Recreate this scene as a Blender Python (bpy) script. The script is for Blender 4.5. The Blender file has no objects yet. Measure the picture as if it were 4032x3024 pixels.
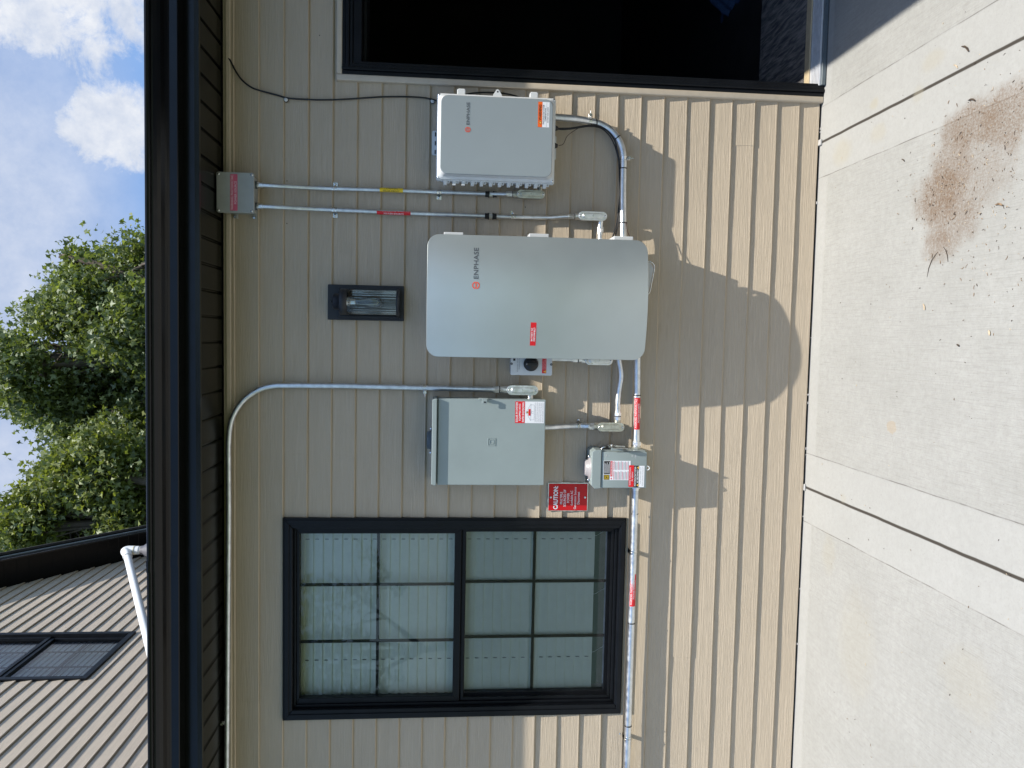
import bpy, bmesh, math, random
import numpy as np
from mathutils import Vector, Matrix, noise

random.seed(7)
PI = math.pi
SC = bpy.context.scene
COL = SC.collection

# ------------------------------------------------------------------ camera
CD, CZ = 3.3653, 1.6322                       # distance from the wall, eye height
yaw, pit, rol = -0.062073, -0.082904, 0.015137
cy, sy, cp, sp = math.cos(yaw), math.sin(yaw), math.cos(pit), math.sin(pit)
F = Vector((sy * cp, cy * cp, sp)); R0 = Vector((cy, -sy, 0)); U0 = R0.cross(F)
R1 = R0 * math.cos(rol) + U0 * math.sin(rol); U1 = -R0 * math.sin(rol) + U0 * math.cos(rol)
cam = bpy.data.cameras.new('camera'); co = bpy.data.objects.new('camera', cam); COL.objects.link(co)
X, Y, Z = -U1, R1, -F                          # the phone was held upright, its picture lies on its side
co.matrix_world = Matrix(((X.x, Y.x, Z.x, 0), (X.y, Y.y, Z.y, -CD), (X.z, Y.z, Z.z, CZ), (0, 0, 0, 1)))
cam.sensor_width = 36; cam.lens = 3027.6 / 4032 * 36; cam.clip_start = 0.05; cam.clip_end = 600
SC.camera = co

# ------------------------------------------------------------------ light
SUN = Vector((1.0, -1.0, 3.29)).normalized()    # towards the sun
elev = math.asin(SUN.z)
w = bpy.data.worlds.new('World'); SC.world = w; w.use_nodes = True
N, L = w.node_tree.nodes, w.node_tree.links; N.clear()
def wn(t, **k):
    n = N.new(t)
    for a, b in k.items(): setattr(n, a, b)
    return n
out = wn('ShaderNodeOutputWorld'); bg = wn('ShaderNodeBackground'); sky = wn('ShaderNodeTexSky')
sky.sky_type = 'NISHITA'; sky.sun_disc = False; sky.sun_elevation = elev
sky.sun_rotation = math.atan2(SUN.x, SUN.y); sky.air_density = 1.0; sky.dust_density = 1.0; sky.ozone_density = 1.6
bg.inputs['Strength'].default_value = 0.145
tc = wn('ShaderNodeTexCoord')
def fbm(scale, detail, rough, loc=(0, 0, 0), sc=(1, 1, 1), dist=0.0):
    m = wn('ShaderNodeMapping'); m.inputs['Location'].default_value = loc; m.inputs['Scale'].default_value = sc
    L.new(tc.outputs['Generated'], m.inputs['Vector'])
    n = wn('ShaderNodeTexNoise'); n.inputs['Scale'].default_value = scale; n.inputs['Detail'].default_value = detail
    n.inputs['Roughness'].default_value = rough; n.inputs['Distortion'].default_value = dist
    L.new(m.outputs[0], n.inputs['Vector']); return n.outputs['Fac']
def wmath(op, a, b=None, c=None, clamp=False):
    n = wn('ShaderNodeMath', operation=op, use_clamp=clamp)
    for i, v in enumerate((a, b, c)):
        if v is None: continue
        if isinstance(v, (int, float)): n.inputs[i].default_value = v
        else: L.new(v, n.inputs[i])
    return n.outputs[0]
def blob(rx, rz, rad, amp):                    # a lump of cloud in one direction of the sky
    d = Vector((rx, 1, rz)).normalized()
    n = wn('ShaderNodeVectorMath', operation='DISTANCE'); L.new(tc.outputs['Generated'], n.inputs[0])
    n.inputs[1].default_value = d
    m = wn('ShaderNodeMapRange', interpolation_type='SMOOTHSTEP')
    L.new(n.outputs['Value'], m.inputs[0]); m.inputs[1].default_value = rad; m.inputs[2].default_value = 0
    m.inputs[3].default_value = 0; m.inputs[4].default_value = amp
    return m.outputs[0]
n1 = fbm(17, 12, 0.68, (3.1, 0.4, 1.7), (1, 1, 1.3), 0.3)
acc = n1
for b in [(0.245, 0.425, 0.085, 0.36), (0.20, 0.40, 0.05, 0.12), (0.27, 0.39, 0.06, 0.10), (0.40, 0.41, 0.10, 0.16), (0.36, 0.54, 0.12, 0.20),
          (0.33, 0.46, 0.05, 0.05), (0.40, 0.50, 0.08, 0.06), (0.32, 0.40, 0.03, -0.14), (0.40, 0.47, 0.22, 0.10), (0.12, 0.39, 0.11, -0.32), (0.28, 0.50, 0.05, -0.20), (0.30, 0.43, 0.035, -0.10), (0.235, 0.385, 0.03, -0.06), (0.215, 0.52, 0.05, -0.05)]:
    acc = wmath('ADD', acc, blob(*b))
mr = wn('ShaderNodeMapRange', interpolation_type='SMOOTHSTEP'); L.new(acc, mr.inputs[0])
mr.inputs[1].default_value = 0.54; mr.inputs[2].default_value = 0.84
n2 = fbm(2.2, 3, 0.5, (0.3, 1.2, 0.2), (1, 1, 1.6))
veil = wn('ShaderNodeMapRange'); L.new(wmath('ADD', wmath('ADD', n2, blob(0.12, 0.60, 0.24, 0.34)), blob(-0.28, 0.52, 0.2, 0.3)), veil.inputs[0])
veil.inputs[1].default_value = 0.42; veil.inputs[2].default_value = 0.86; veil.inputs[4].default_value = 0.62
cloud = wmath('MAXIMUM', mr.outputs[0], veil.outputs[0])
n3 = fbm(22, 8, 0.65, (5, 2, 1))
cr = wn('ShaderNodeMapRange'); L.new(n3, cr.inputs[0]); cr.inputs[1].default_value = 0.3; cr.inputs[2].default_value = 0.7
cr.inputs[3].default_value = 0.0; cr.inputs[4].default_value = 1.0
cc = wn('ShaderNodeMixRGB'); L.new(cr.outputs[0], cc.inputs[0]); cc.inputs[1].default_value = (3.1, 3.5, 4.3, 1); cc.inputs[2].default_value = (4.9, 5.0, 5.2, 1)
tint = wn('ShaderNodeMixRGB', blend_type='MULTIPLY'); tint.inputs[0].default_value = 1; L.new(sky.outputs[0], tint.inputs[1]); tint.inputs[2].default_value = (0.80, 0.94, 1.09, 1)
mx = wn('ShaderNodeMixRGB'); L.new(cloud, mx.inputs[0]); L.new(tint.outputs[0], mx.inputs[1]); L.new(cc.outputs[0], mx.inputs[2])
L.new(mx.outputs[0], bg.inputs['Color']); L.new(bg.outputs[0], out.inputs['Surface'])
sl = bpy.data.lights.new('sun', 'SUN'); sl.energy = 4.8; sl.angle = math.radians(0.53); sl.color = (1.0, 0.95, 0.87)
so = bpy.data.objects.new('sun', sl); COL.objects.link(so); so.rotation_euler = (-SUN).to_track_quat('-Z', 'Y').to_euler()
so.location = (3, -6, 9)
SC.view_settings.view_transform = 'Standard'; SC.view_settings.look = 'None'; SC.view_settings.exposure = 0.38; SC.view_settings.gamma = 1
SC.render.engine = 'CYCLES'
SC.cycles.max_bounces = 8; SC.cycles.transparent_max_bounces = 16
SC.cycles.caustics_reflective = False; SC.cycles.caustics_refractive = False
SC.cycles.use_denoising = True; SC.cycles.sample_clamp_indirect = 6

# ------------------------------------------------------------------ materials
class NT:
    def __init__(s, name):
        s.m = bpy.data.materials.new(name); s.m.use_nodes = True
        s.N, s.L = s.m.node_tree.nodes, s.m.node_tree.links
        s.b = s.N['Principled BSDF']; s.tc = None
    def n(s, t, **k):
        x = s.N.new(t)
        for a, b in k.items(): setattr(x, a, b)
        return x
    def coord(s, scale=(1, 1, 1), rot=(0, 0, 0)):
        if s.tc is None: s.tc = s.n('ShaderNodeNewGeometry')
        m = s.n('ShaderNodeMapping'); m.inputs['Scale'].default_value = scale; m.inputs['Rotation'].default_value = rot
        s.L.new(s.tc.outputs['Position'], m.inputs['Vector']); return m.outputs[0]
    def noise(s, scale, detail=4, rough=0.55, sc=(1, 1, 1), dist=0, rot=(0, 0, 0)):
        n = s.n('ShaderNodeTexNoise'); n.inputs['Scale'].default_value = scale; n.inputs['Detail'].default_value = detail
        n.inputs['Roughness'].default_value = rough; n.inputs['Distortion'].default_value = dist
        s.L.new(s.coord(sc, rot), n.inputs['Vector']); return n.outputs['Fac']
    def rng(s, v, a, b, c=0.0, d=1.0, smooth=False):
        n = s.n('ShaderNodeMapRange'); 
        if smooth: n.interpolation_type = 'SMOOTHSTEP'
        s.L.new(v, n.inputs[0])
        for i, x in enumerate((a, b, c, d)): n.inputs[i + 1].default_value = x
        return n.outputs[0]
    def math(s, op, a, b=None, clamp=False):
        n = s.n('ShaderNodeMath', operation=op, use_clamp=clamp)
        for i, v in enumerate((a, b)):
            if v is None: continue
            if isinstance(v, (int, float)): n.inputs[i].default_value = v
            else: s.L.new(v, n.inputs[i])
        return n.outputs[0]
    def mix(s, f, a, b, mode='MIX'):
        n = s.n('ShaderNodeMixRGB', blend_type=mode)
        for i, v in enumerate((f, a, b)):
            if isinstance(v, (int, float)): n.inputs[i].default_value = v
            elif isinstance(v, tuple): n.inputs[i].default_value = (*v, 1) if len(v) == 3 else v
            else: s.L.new(v, n.inputs[i])
        return n.outputs[0]
    def col(s, v): s.L.new(v, s.b.inputs['Base Color'])
    def bump(s, h, strength, dist):
        n = s.n('ShaderNodeBump'); n.inputs['Strength'].default_value = strength; n.inputs['Distance'].default_value = dist
        s.L.new(h, n.inputs['Height']); s.L.new(n.outputs[0], s.b.inputs['Normal'])
    def rough(s, v): s.L.new(v, s.b.inputs['Roughness'])

def M(name, base, rough=0.5, metal=0.0, var=0.0, vscale=30, bump=0.0, bscale=200, rvar=0.0, spec=0.5, coat=0.0, bsc=(1, 1, 1)):
    t = NT(name); t.b.inputs['Roughness'].default_value = rough; t.b.inputs['Metallic'].default_value = metal
    t.b.inputs['Specular IOR Level'].default_value = spec; t.b.inputs['Coat Weight'].default_value = coat
    t.b.inputs['Base Color'].default_value = (*base, 1)
    if var:
        f = t.noise(vscale, 5, 0.6)
        t.col(t.mix(t.rng(f, 0.3, 0.7), tuple(c * (1 - var) for c in base), tuple(min(1, c * (1 + var)) for c in base)))
    if rvar: t.rough(t.rng(t.noise(vscale * 1.7, 4, 0.6), 0.3, 0.7, max(0.03, rough - rvar), rough + rvar))
    if bump: t.bump(t.noise(bscale, 3, 0.6, bsc), bump, 0.001)
    return t.m

def siding_mat(name, base):
    t = NT(name)
    grain = t.noise(1.0, 6, 0.62, (5, 5, 210), 1.3)
    ridge = t.rng(grain, 0.42, 0.60, 0, 1, True)
    fine = t.noise(1.0, 3, 0.6, (20, 20, 600))
    big = t.noise(1.3, 4, 0.5, (1, 1, 2.2))
    c = t.mix(t.rng(big, 0.3, 0.7), tuple(x * 0.95 for x in base), tuple(x * 1.04 for x in base))
    c = t.mix(t.math('MULTIPLY', ridge, 0.22), c, tuple(min(1, x * 1.25) for x in base))
    dirt = t.rng(t.noise(7, 6, 0.7, (1, 1, 0.6)), 0.58, 0.78, 0, 0.22)
    c = t.mix(dirt, c, tuple(x * 0.72 for x in base))
    t.col(c); t.b.inputs['Roughness'].default_value = 0.48; t.b.inputs['Specular IOR Level'].default_value = 0.35
    t.bump(t.math('ADD', ridge, t.math('MULTIPLY', fine, 0.4)), 0.6, 0.0012)
    return t.m

MAT = {}
MAT['siding'] = siding_mat('tan_vinyl_siding', (0.490, 0.407, 0.299))
MAT['siding_far'] = siding_mat('tan_vinyl_siding_upper', (0.50, 0.425, 0.335))
MAT['trim_tan'] = M('tan_vinyl_channel', (0.54, 0.46, 0.35), 0.45, var=0.05)
MAT['black_trim'] = M('black_vinyl_trim', (0.0055, 0.0065, 0.0085), 0.38, spec=0.22, var=0.25, vscale=14, rvar=0.08, bump=0.12, bscale=300)
MAT['gutter'] = M('black_gutter_aluminium', (0.0040, 0.0043, 0.0046), 0.22, var=0.2, vscale=9, rvar=0.05, spec=0.30)
MAT['soffit'] = M('black_soffit_aluminium', (0.0036, 0.0035, 0.0034), 0.26, spec=0.16, var=0.25, vscale=12, bump=0.15, bscale=400)
MAT['dark'] = M('dark_void', (0.006, 0.006, 0.006), 0.9)
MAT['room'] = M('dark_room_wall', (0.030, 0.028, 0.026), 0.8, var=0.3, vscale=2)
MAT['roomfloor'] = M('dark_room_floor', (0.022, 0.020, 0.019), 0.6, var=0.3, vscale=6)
MAT['shingle'] = M('grey_roof_shingles', (0.06, 0.06, 0.062), 0.9, var=0.4, vscale=40)
MAT['galv'] = M('galvanised_steel', (0.72, 0.74, 0.75), 0.40, 1.0, var=0.16, vscale=28, rvar=0.12, bump=0.12, bscale=90, bsc=(1, 1, 1))
MAT['cast'] = M('cast_aluminium', (0.80, 0.81, 0.80), 0.36, 1.0, var=0.16, vscale=40, rvar=0.1, bump=0.25, bscale=380)
MAT['cast_warm'] = M('weathered_cast_aluminium', (0.55, 0.55, 0.47), 0.40, 0.9, var=0.2, vscale=50, rvar=0.1, bump=0.25, bscale=380)
MAT['steel'] = M('zinc_plated_steel', (0.72, 0.72, 0.70), 0.25, 1.0, var=0.2, vscale=80)
MAT['silver'] = M('silver_grey_painted_cover', (0.465, 0.512, 0.506), 0.34, 0.62, var=0.03, vscale=5, rvar=0.03, bump=0.05, bscale=900)
MAT['lid'] = M('satin_grey_lid', (0.335, 0.375, 0.385), 0.38, 0.25, var=0.03, vscale=5, bump=0.05, bscale=900)
MAT['plastic'] = M('pale_grey_plastic', (0.66, 0.68, 0.68), 0.32, var=0.04, vscale=20)
MAT['body'] = M('light_grey_casing', (0.55, 0.56, 0.55), 0.45, var=0.05)
MAT['paint'] = M('grey_enamel_steel', (0.285, 0.335, 0.325), 0.36, 0.0, var=0.05, vscale=6, rvar=0.05, bump=0.10, bscale=500)
MAT['paint_dark'] = M('grey_enamel_dark_hub', (0.10, 0.125, 0.14), 0.4, var=0.1)
MAT['jboxm'] = M('dull_grey_plastic_box', (0.34, 0.355, 0.34), 0.5, var=0.06, vscale=25)
MAT['hubgrey'] = M('pinkish_grey_hub', (0.36, 0.335, 0.335), 0.4)
MAT['blackp'] = M('black_plastic', (0.010, 0.010, 0.011), 0.38, bump=0.1)
MAT['cable'] = M('black_cable_sheath', (0.008, 0.008, 0.009), 0.36)
MAT['redwire'] = M('brown_wire', (0.05, 0.02, 0.015), 0.5)
MAT['lamp'] = M('textured_black_lamp_metal', (0.013, 0.015, 0.019), 0.5, var=0.2, bump=0.4, bscale=900)
MAT['red'] = M('red_label', (0.72, 0.012, 0.02), 0.35)
MAT['redsign'] = M('red_engraved_sign', (0.55, 0.008, 0.016), 0.25, var=0.06)
MAT['pink'] = M('faded_pink_label', (0.60, 0.10, 0.17), 0.5, var=0.1, vscale=60)
MAT['orange'] = M('orange_label', (0.90, 0.14, 0.015), 0.4)
MAT['yellow'] = M('yellow_label', (0.85, 0.58, 0.02), 0.4)
MAT['amber'] = M('amber_triangle', (0.90, 0.50, 0.08), 0.4)
MAT['white'] = M('white_label', (0.82, 0.83, 0.84), 0.4)
MAT['pinkwhite'] = M('faded_white_lettering', (0.80, 0.62, 0.66), 0.5)
MAT['ink'] = M('black_ink', (0.012, 0.012, 0.012), 0.5)
MAT['inkgrey'] = M('grey_ink', (0.25, 0.26, 0.27), 0.6)
MAT['logogrey'] = M('dark_grey_lettering', (0.085, 0.095, 0.105), 0.5)
MAT['logored'] = M('orange_red_emblem', (0.80, 0.085, 0.03), 0.45)
MAT['pvc'] = M('white_pvc', (0.80, 0.81, 0.80), 0.35, var=0.03)
MAT['pvcglue'] = M('yellowed_pvc_cement', (0.66, 0.60, 0.40), 0.5, var=0.15, vscale=60)
MAT['rubber'] = M('grey_rubber_boot', (0.10, 0.10, 0.115), 0.6)
MAT['blind'] = M('white_blind_slat', (0.80, 0.83, 0.77), 0.5, var=0.03, bump=0.2, bscale=1, bsc=(20, 20, 900))
MAT['alu'] = M('mill_aluminium', (0.70, 0.71, 0.73), 0.42, 0.35, var=0.1, vscale=30)
MAT['beige'] = M('beige_vinyl_sill', (0.52, 0.42, 0.27), 0.5, var=0.12, vscale=30)
MAT['jeans'] = M('blue_denim', (0.030, 0.065, 0.14), 0.85, var=0.3, vscale=60)
MAT['bark'] = M('grey_brown_bark', (0.10, 0.08, 0.06), 0.9, var=0.3, vscale=8, bump=0.6, bscale=30)
MAT['filament'] = M('bulb_filament_support', (0.75, 0.72, 0.55), 0.3, 0.3)
MAT['caulk'] = M('white_caulk', (0.45, 0.44, 0.42), 0.7, var=0.1)
def glass_mat(name, tint=(1, 1, 1), rough=0.0, refl=1.0):
    t = NT(name); N_, L_ = t.N, t.L
    tr = t.n('ShaderNodeBsdfTransparent'); tr.inputs[0].default_value = (*tint, 1)
    gl = t.n('ShaderNodeBsdfGlossy'); gl.inputs['Roughness'].default_value = rough
    fr = t.n('ShaderNodeFresnel'); fr.inputs[0].default_value = 1.5
    f = t.math('ADD', t.math('MULTIPLY', fr.outputs[0], refl), 0.0, True)
    mxs = t.n('ShaderNodeMixShader'); L_.new(f, mxs.inputs[0]); L_.new(tr.outputs[0], mxs.inputs[1]); L_.new(gl.outputs[0], mxs.inputs[2])
    L_.new(mxs.outputs[0], N_['Material Output'].inputs[0]); return t.m
MAT['glass'] = glass_mat('window_glass', (0.945, 0.985, 0.955), 0.0, 1.25)
MAT['glass_dim'] = glass_mat('screened_window_glass', (0.72, 0.74, 0.76), 0.15, 1.2)
MAT['lampglass'] = glass_mat('clear_lamp_glass', (0.80, 0.84, 0.85), 0.02, 1.6)
MAT['bulbglass'] = glass_mat('bulb_glass', (0.88, 0.9, 0.88), 0.0, 2.2)
def screen_mat():
    t = NT('insect_screen'); tr = t.n('ShaderNodeBsdfTransparent'); df = t.n('ShaderNodeBsdfDiffuse'); df.inputs[0].default_value = (0.03, 0.03, 0.03, 1)
    m = t.n('ShaderNodeMixShader'); m.inputs[0].default_value = 0.12; t.L.new(tr.outputs[0], m.inputs[1]); t.L.new(df.outputs[0], m.inputs[2])
    t.L.new(m.outputs[0], t.N['Material Output'].inputs[0]); return t.m
MAT['screen'] = screen_mat()
def leaf_mat(name, a, b, trans=0.35):
    t = NT(name)
    at = t.n('ShaderNodeAttribute', attribute_name='tone')
    c = t.mix(at.outputs['Fac'], a, b)
    df = t.n('ShaderNodeBsdfDiffuse'); tl = t.n('ShaderNodeBsdfTranslucent'); gl = t.n('ShaderNodeBsdfGlossy')
    gl.inputs['Roughness'].default_value = 0.5; gl.inputs[0].default_value = (0.8, 0.85, 0.85, 1)
    t.L.new(c, df.inputs[0]); t.L.new(t.mix(1.0, c, (1.4, 1.5, 0.5), 'MULTIPLY'), tl.inputs[0])
    m1 = t.n('ShaderNodeMixShader'); m1.inputs[0].default_value = trans; t.L.new(df.outputs[0], m1.inputs[1]); t.L.new(tl.outputs[0], m1.inputs[2])
    m2 = t.n('ShaderNodeMixShader'); m2.inputs[0].default_value = 0.045; t.L.new(m1.outputs[0], m2.inputs[1]); t.L.new(gl.outputs[0], m2.inputs[2])
    t.L.new(m2.outputs[0], t.N['Material Output'].inputs[0]); return t.m
MAT['leaf'] = leaf_mat('maple_leaves', (0.06, 0.090, 0.032), (0.30, 0.34, 0.14))
MAT['leaf2'] = leaf_mat('yellow_green_leaves', (0.07, 0.100, 0.03), (0.33, 0.36, 0.13))

# concrete slab
JX = [-3.75, -2.205, -0.66, 0.885, 2.43]
def concrete():
    t = NT('broom_finished_concrete')
    sep = t.n('ShaderNodeSeparateXYZ'); t.L.new(t.coord(), sep.inputs[0]); x, y = sep.outputs[0], sep.outputs[1]
    band = None; line = None; groove = None
    wob = t.math('MULTIPLY', t.math('SUBTRACT', t.noise(6, 2, 0.5), 0.5), 0.006)
    xw = t.math('ADD', x, wob)
    for j in JX:
        d = t.math('ABSOLUTE', t.math('SUBTRACT', xw, j))
        a = t.rng(d, 0.157, 0.150, 0, 1); band = a if band is None else t.math('MAXIMUM', band, a)
        l = t.rng(t.math('ABSOLUTE', t.math('SUBTRACT', d, 0.156)), 0.0026, 0.0008, 0, 1); line = l if line is None else t.math('MAXIMUM', line, l)
        g = t.rng(d, 0.0075, 0.004, 0, 1); groove = g if groove is None else t.math('MAXIMUM', groove, g)
    edge = t.rng(y, -0.10, -0.085, 0, 1); band = t.math('MAXIMUM', band, edge)
    line = t.math('MULTIPLY', line, t.rng(t.noise(9, 4, 0.6), 0.38, 0.58, 0.25, 1))
    broom = t.noise(1.0, 5, 0.7, (330, 7, 1), 0.0, (0, 0, 0.09)); broom2 = t.noise(1.0, 3, 0.6, (90, 2.5, 1), 0.0, (0, 0, 0.09))
    grit = t.noise(420, 3, 0.7); mott = t.noise(3.2, 6, 0.6); fine = t.noise(38, 6, 0.72)
    base = t.mix(t.rng(mott, 0.3, 0.7), (0.335, 0.335, 0.314), (0.385, 0.385, 0.364))
    base = t.mix(t.rng(fine, 0.38, 0.70, 0, 0.48), base, (0.265, 0.26, 0.24))
    base = t.mix(t.rng(t.noise(110, 4, 0.7), 0.52, 0.68, 0, 0.42), base, (0.25, 0.245, 0.225))
    base = t.mix(t.math('MULTIPLY', t.math('SUBTRACT', 1.0, band), t.rng(broom, 0.50, 0.68, 0, 0.55)), base, (0.24, 0.235, 0.215))
    base = t.mix(t.rng(grit, 0.62, 0.75, 0, 0.5), base, (0.20, 0.195, 0.18))
    base = t.mix(t.math('MULTIPLY', band, 0.30), base, (0.40, 0.40, 0.385))
    base = t.mix(t.math('MULTIPLY', line, 0.8), base, (0.13, 0.12, 0.11))
    base = t.mix(groove, base, (0.045, 0.038, 0.030))
    # pores
    v = t.n('ShaderNodeTexVoronoi'); v.inputs['Scale'].default_value = 26; v.inputs['Randomness'].default_value = 1; t.L.new(t.coord(), v.inputs['Vector'])
    base = t.mix(t.math('MULTIPLY', t.rng(v.outputs['Distance'], 0.045, 0.02), t.rng(t.noise(5, 2), 0.5, 0.56)), base, (0.08, 0.075, 0.07))
    # stains of drinks and sap
    def spot(px, py, rx, ry, soft, scale, amt, col, b):
        dx = t.math('DIVIDE', t.math('SUBTRACT', x, px), rx); dy = t.math('DIVIDE', t.math('SUBTRACT', y, py), ry)
        r = t.math('SQRT', t.math('ADD', t.math('MULTIPLY', dx, dx), t.math('MULTIPLY', dy, dy)))
        r = t.math('ADD', r, t.math('MULTIPLY', t.math('SUBTRACT', t.noise(scale, 5, 0.65), 0.5), 1.3))
        return t.mix(t.math('MULTIPLY', t.rng(r, 1 + soft, 1 - soft, 0, 1, True), amt), b, col)
    base = spot(-0.306, -0.67, 0.024, 0.030, 0.08, 60, 0.55, (0.36, 0.29, 0.20), base)
    for (px, py, rx, ry, am) in [(0.80, -0.21, 0.05, 0.07, .4), (0.93, -0.44, 0.02, 0.03, .5), (0.81, -0.48, 0.035, 0.05, .35), (0.97, -0.80, 0.03, 0.06, .35),
                                 (-0.9, -0.25, 0.08, 0.05, .25), (0.88, -0.73, 0.03, 0.03, .3), (-1.2, -0.5, 0.2, 0.12, .2), (-1.05, -1.15, 0.1, 0.12, .2), (-0.64, -.35, .02, .02, .3)]:
        base = spot(px, py, rx, ry, 0.4, 18, am, (0.36, 0.33, 0.25), base)
    # fine brown sawdust
    dust = t.rng(t.noise(120, 9, 0.82), 0.42, 0.58)
    for (px, py, rx, ry, am) in [(0.50, -0.87, 0.085, 0.12, .85), (0.60, -0.93, 0.10, 0.10, .55), (0.40, -0.95, 0.08, 0.13, .6), (0.70, -1.02, 0.07, 0.13, .75), (0.68, -1.18, 0.09, 0.10, .7),
                                 (0.535, -1.05, 0.11, 0.16, .45), (0.33, -0.88, 0.05, 0.07, .6)]:
        b0 = base; base = spot(px, py, rx, ry, 0.45, 16, min(1, am * 1.15), (0.165, 0.108, 0.066), base)
        base = t.mix(t.math('MULTIPLY', dust, 0.72), base, b0)
    t.col(base); t.b.inputs['Roughness'].default_value = 0.72
    h = t.math('ADD', t.math('MULTIPLY', t.math('SUBTRACT', 1.0, band), t.math('ADD', broom, broom2)), t.math('MULTIPLY', grit, 0.5))
    h = t.math('SUBTRACT', h, t.math('MULTIPLY', line, 0.8))
    t.bump(h, 0.6, 0.0016)
    return t.m
MAT['concrete'] = concrete()
def grass_mat():
    t = NT('lawn'); f = t.noise(3, 6, 0.7); g = t.noise(60, 4, 0.7)
    t.col(t.mix(t.rng(g, 0.3, 0.7), t.mix(t.rng(f, .3, .7), (0.035, 0.06, 0.015), (0.06, 0.09, 0.025)), (0.08, 0.11, 0.035))); t.b.inputs['Roughness'].default_value = 0.9
    t.bump(g, 1, 0.02); return t.m
MAT['grass'] = grass_mat()
def rug_mat():
    t = NT('streaked_grey_rug'); s1 = t.noise(1.0, 7, 0.68, (60, 7, 1), 0.5, (0, 0, 0.55)); s2 = t.noise(300, 2, 0.6)
    c = t.mix(t.rng(s1, 0.40, 0.60), (0.07, 0.072, 0.082), (0.36, 0.33, 0.30))
    c = t.mix(t.rng(s2, 0.4, 0.7, 0, .4), c, (0.06, 0.06, 0.07)); t.col(c); t.b.inputs['Roughness'].default_value = 0.95
    t.bump(t.math('ADD', s2, s1), 1, 0.004); return t.m
MAT['rug'] = rug_mat()
MAT['chips'] = M('dry_wood_chips', (0.24, 0.16, 0.095), 0.8, var=0.6, vscale=40)
MAT['chip_light'] = M('pale_wood_chips', (0.55, 0.44, 0.30), 0.7, var=0.4, vscale=60)
MAT['twig'] = M('dark_twig', (0.07, 0.05, 0.035), 0.8, var=0.4, vscale=60)

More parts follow.
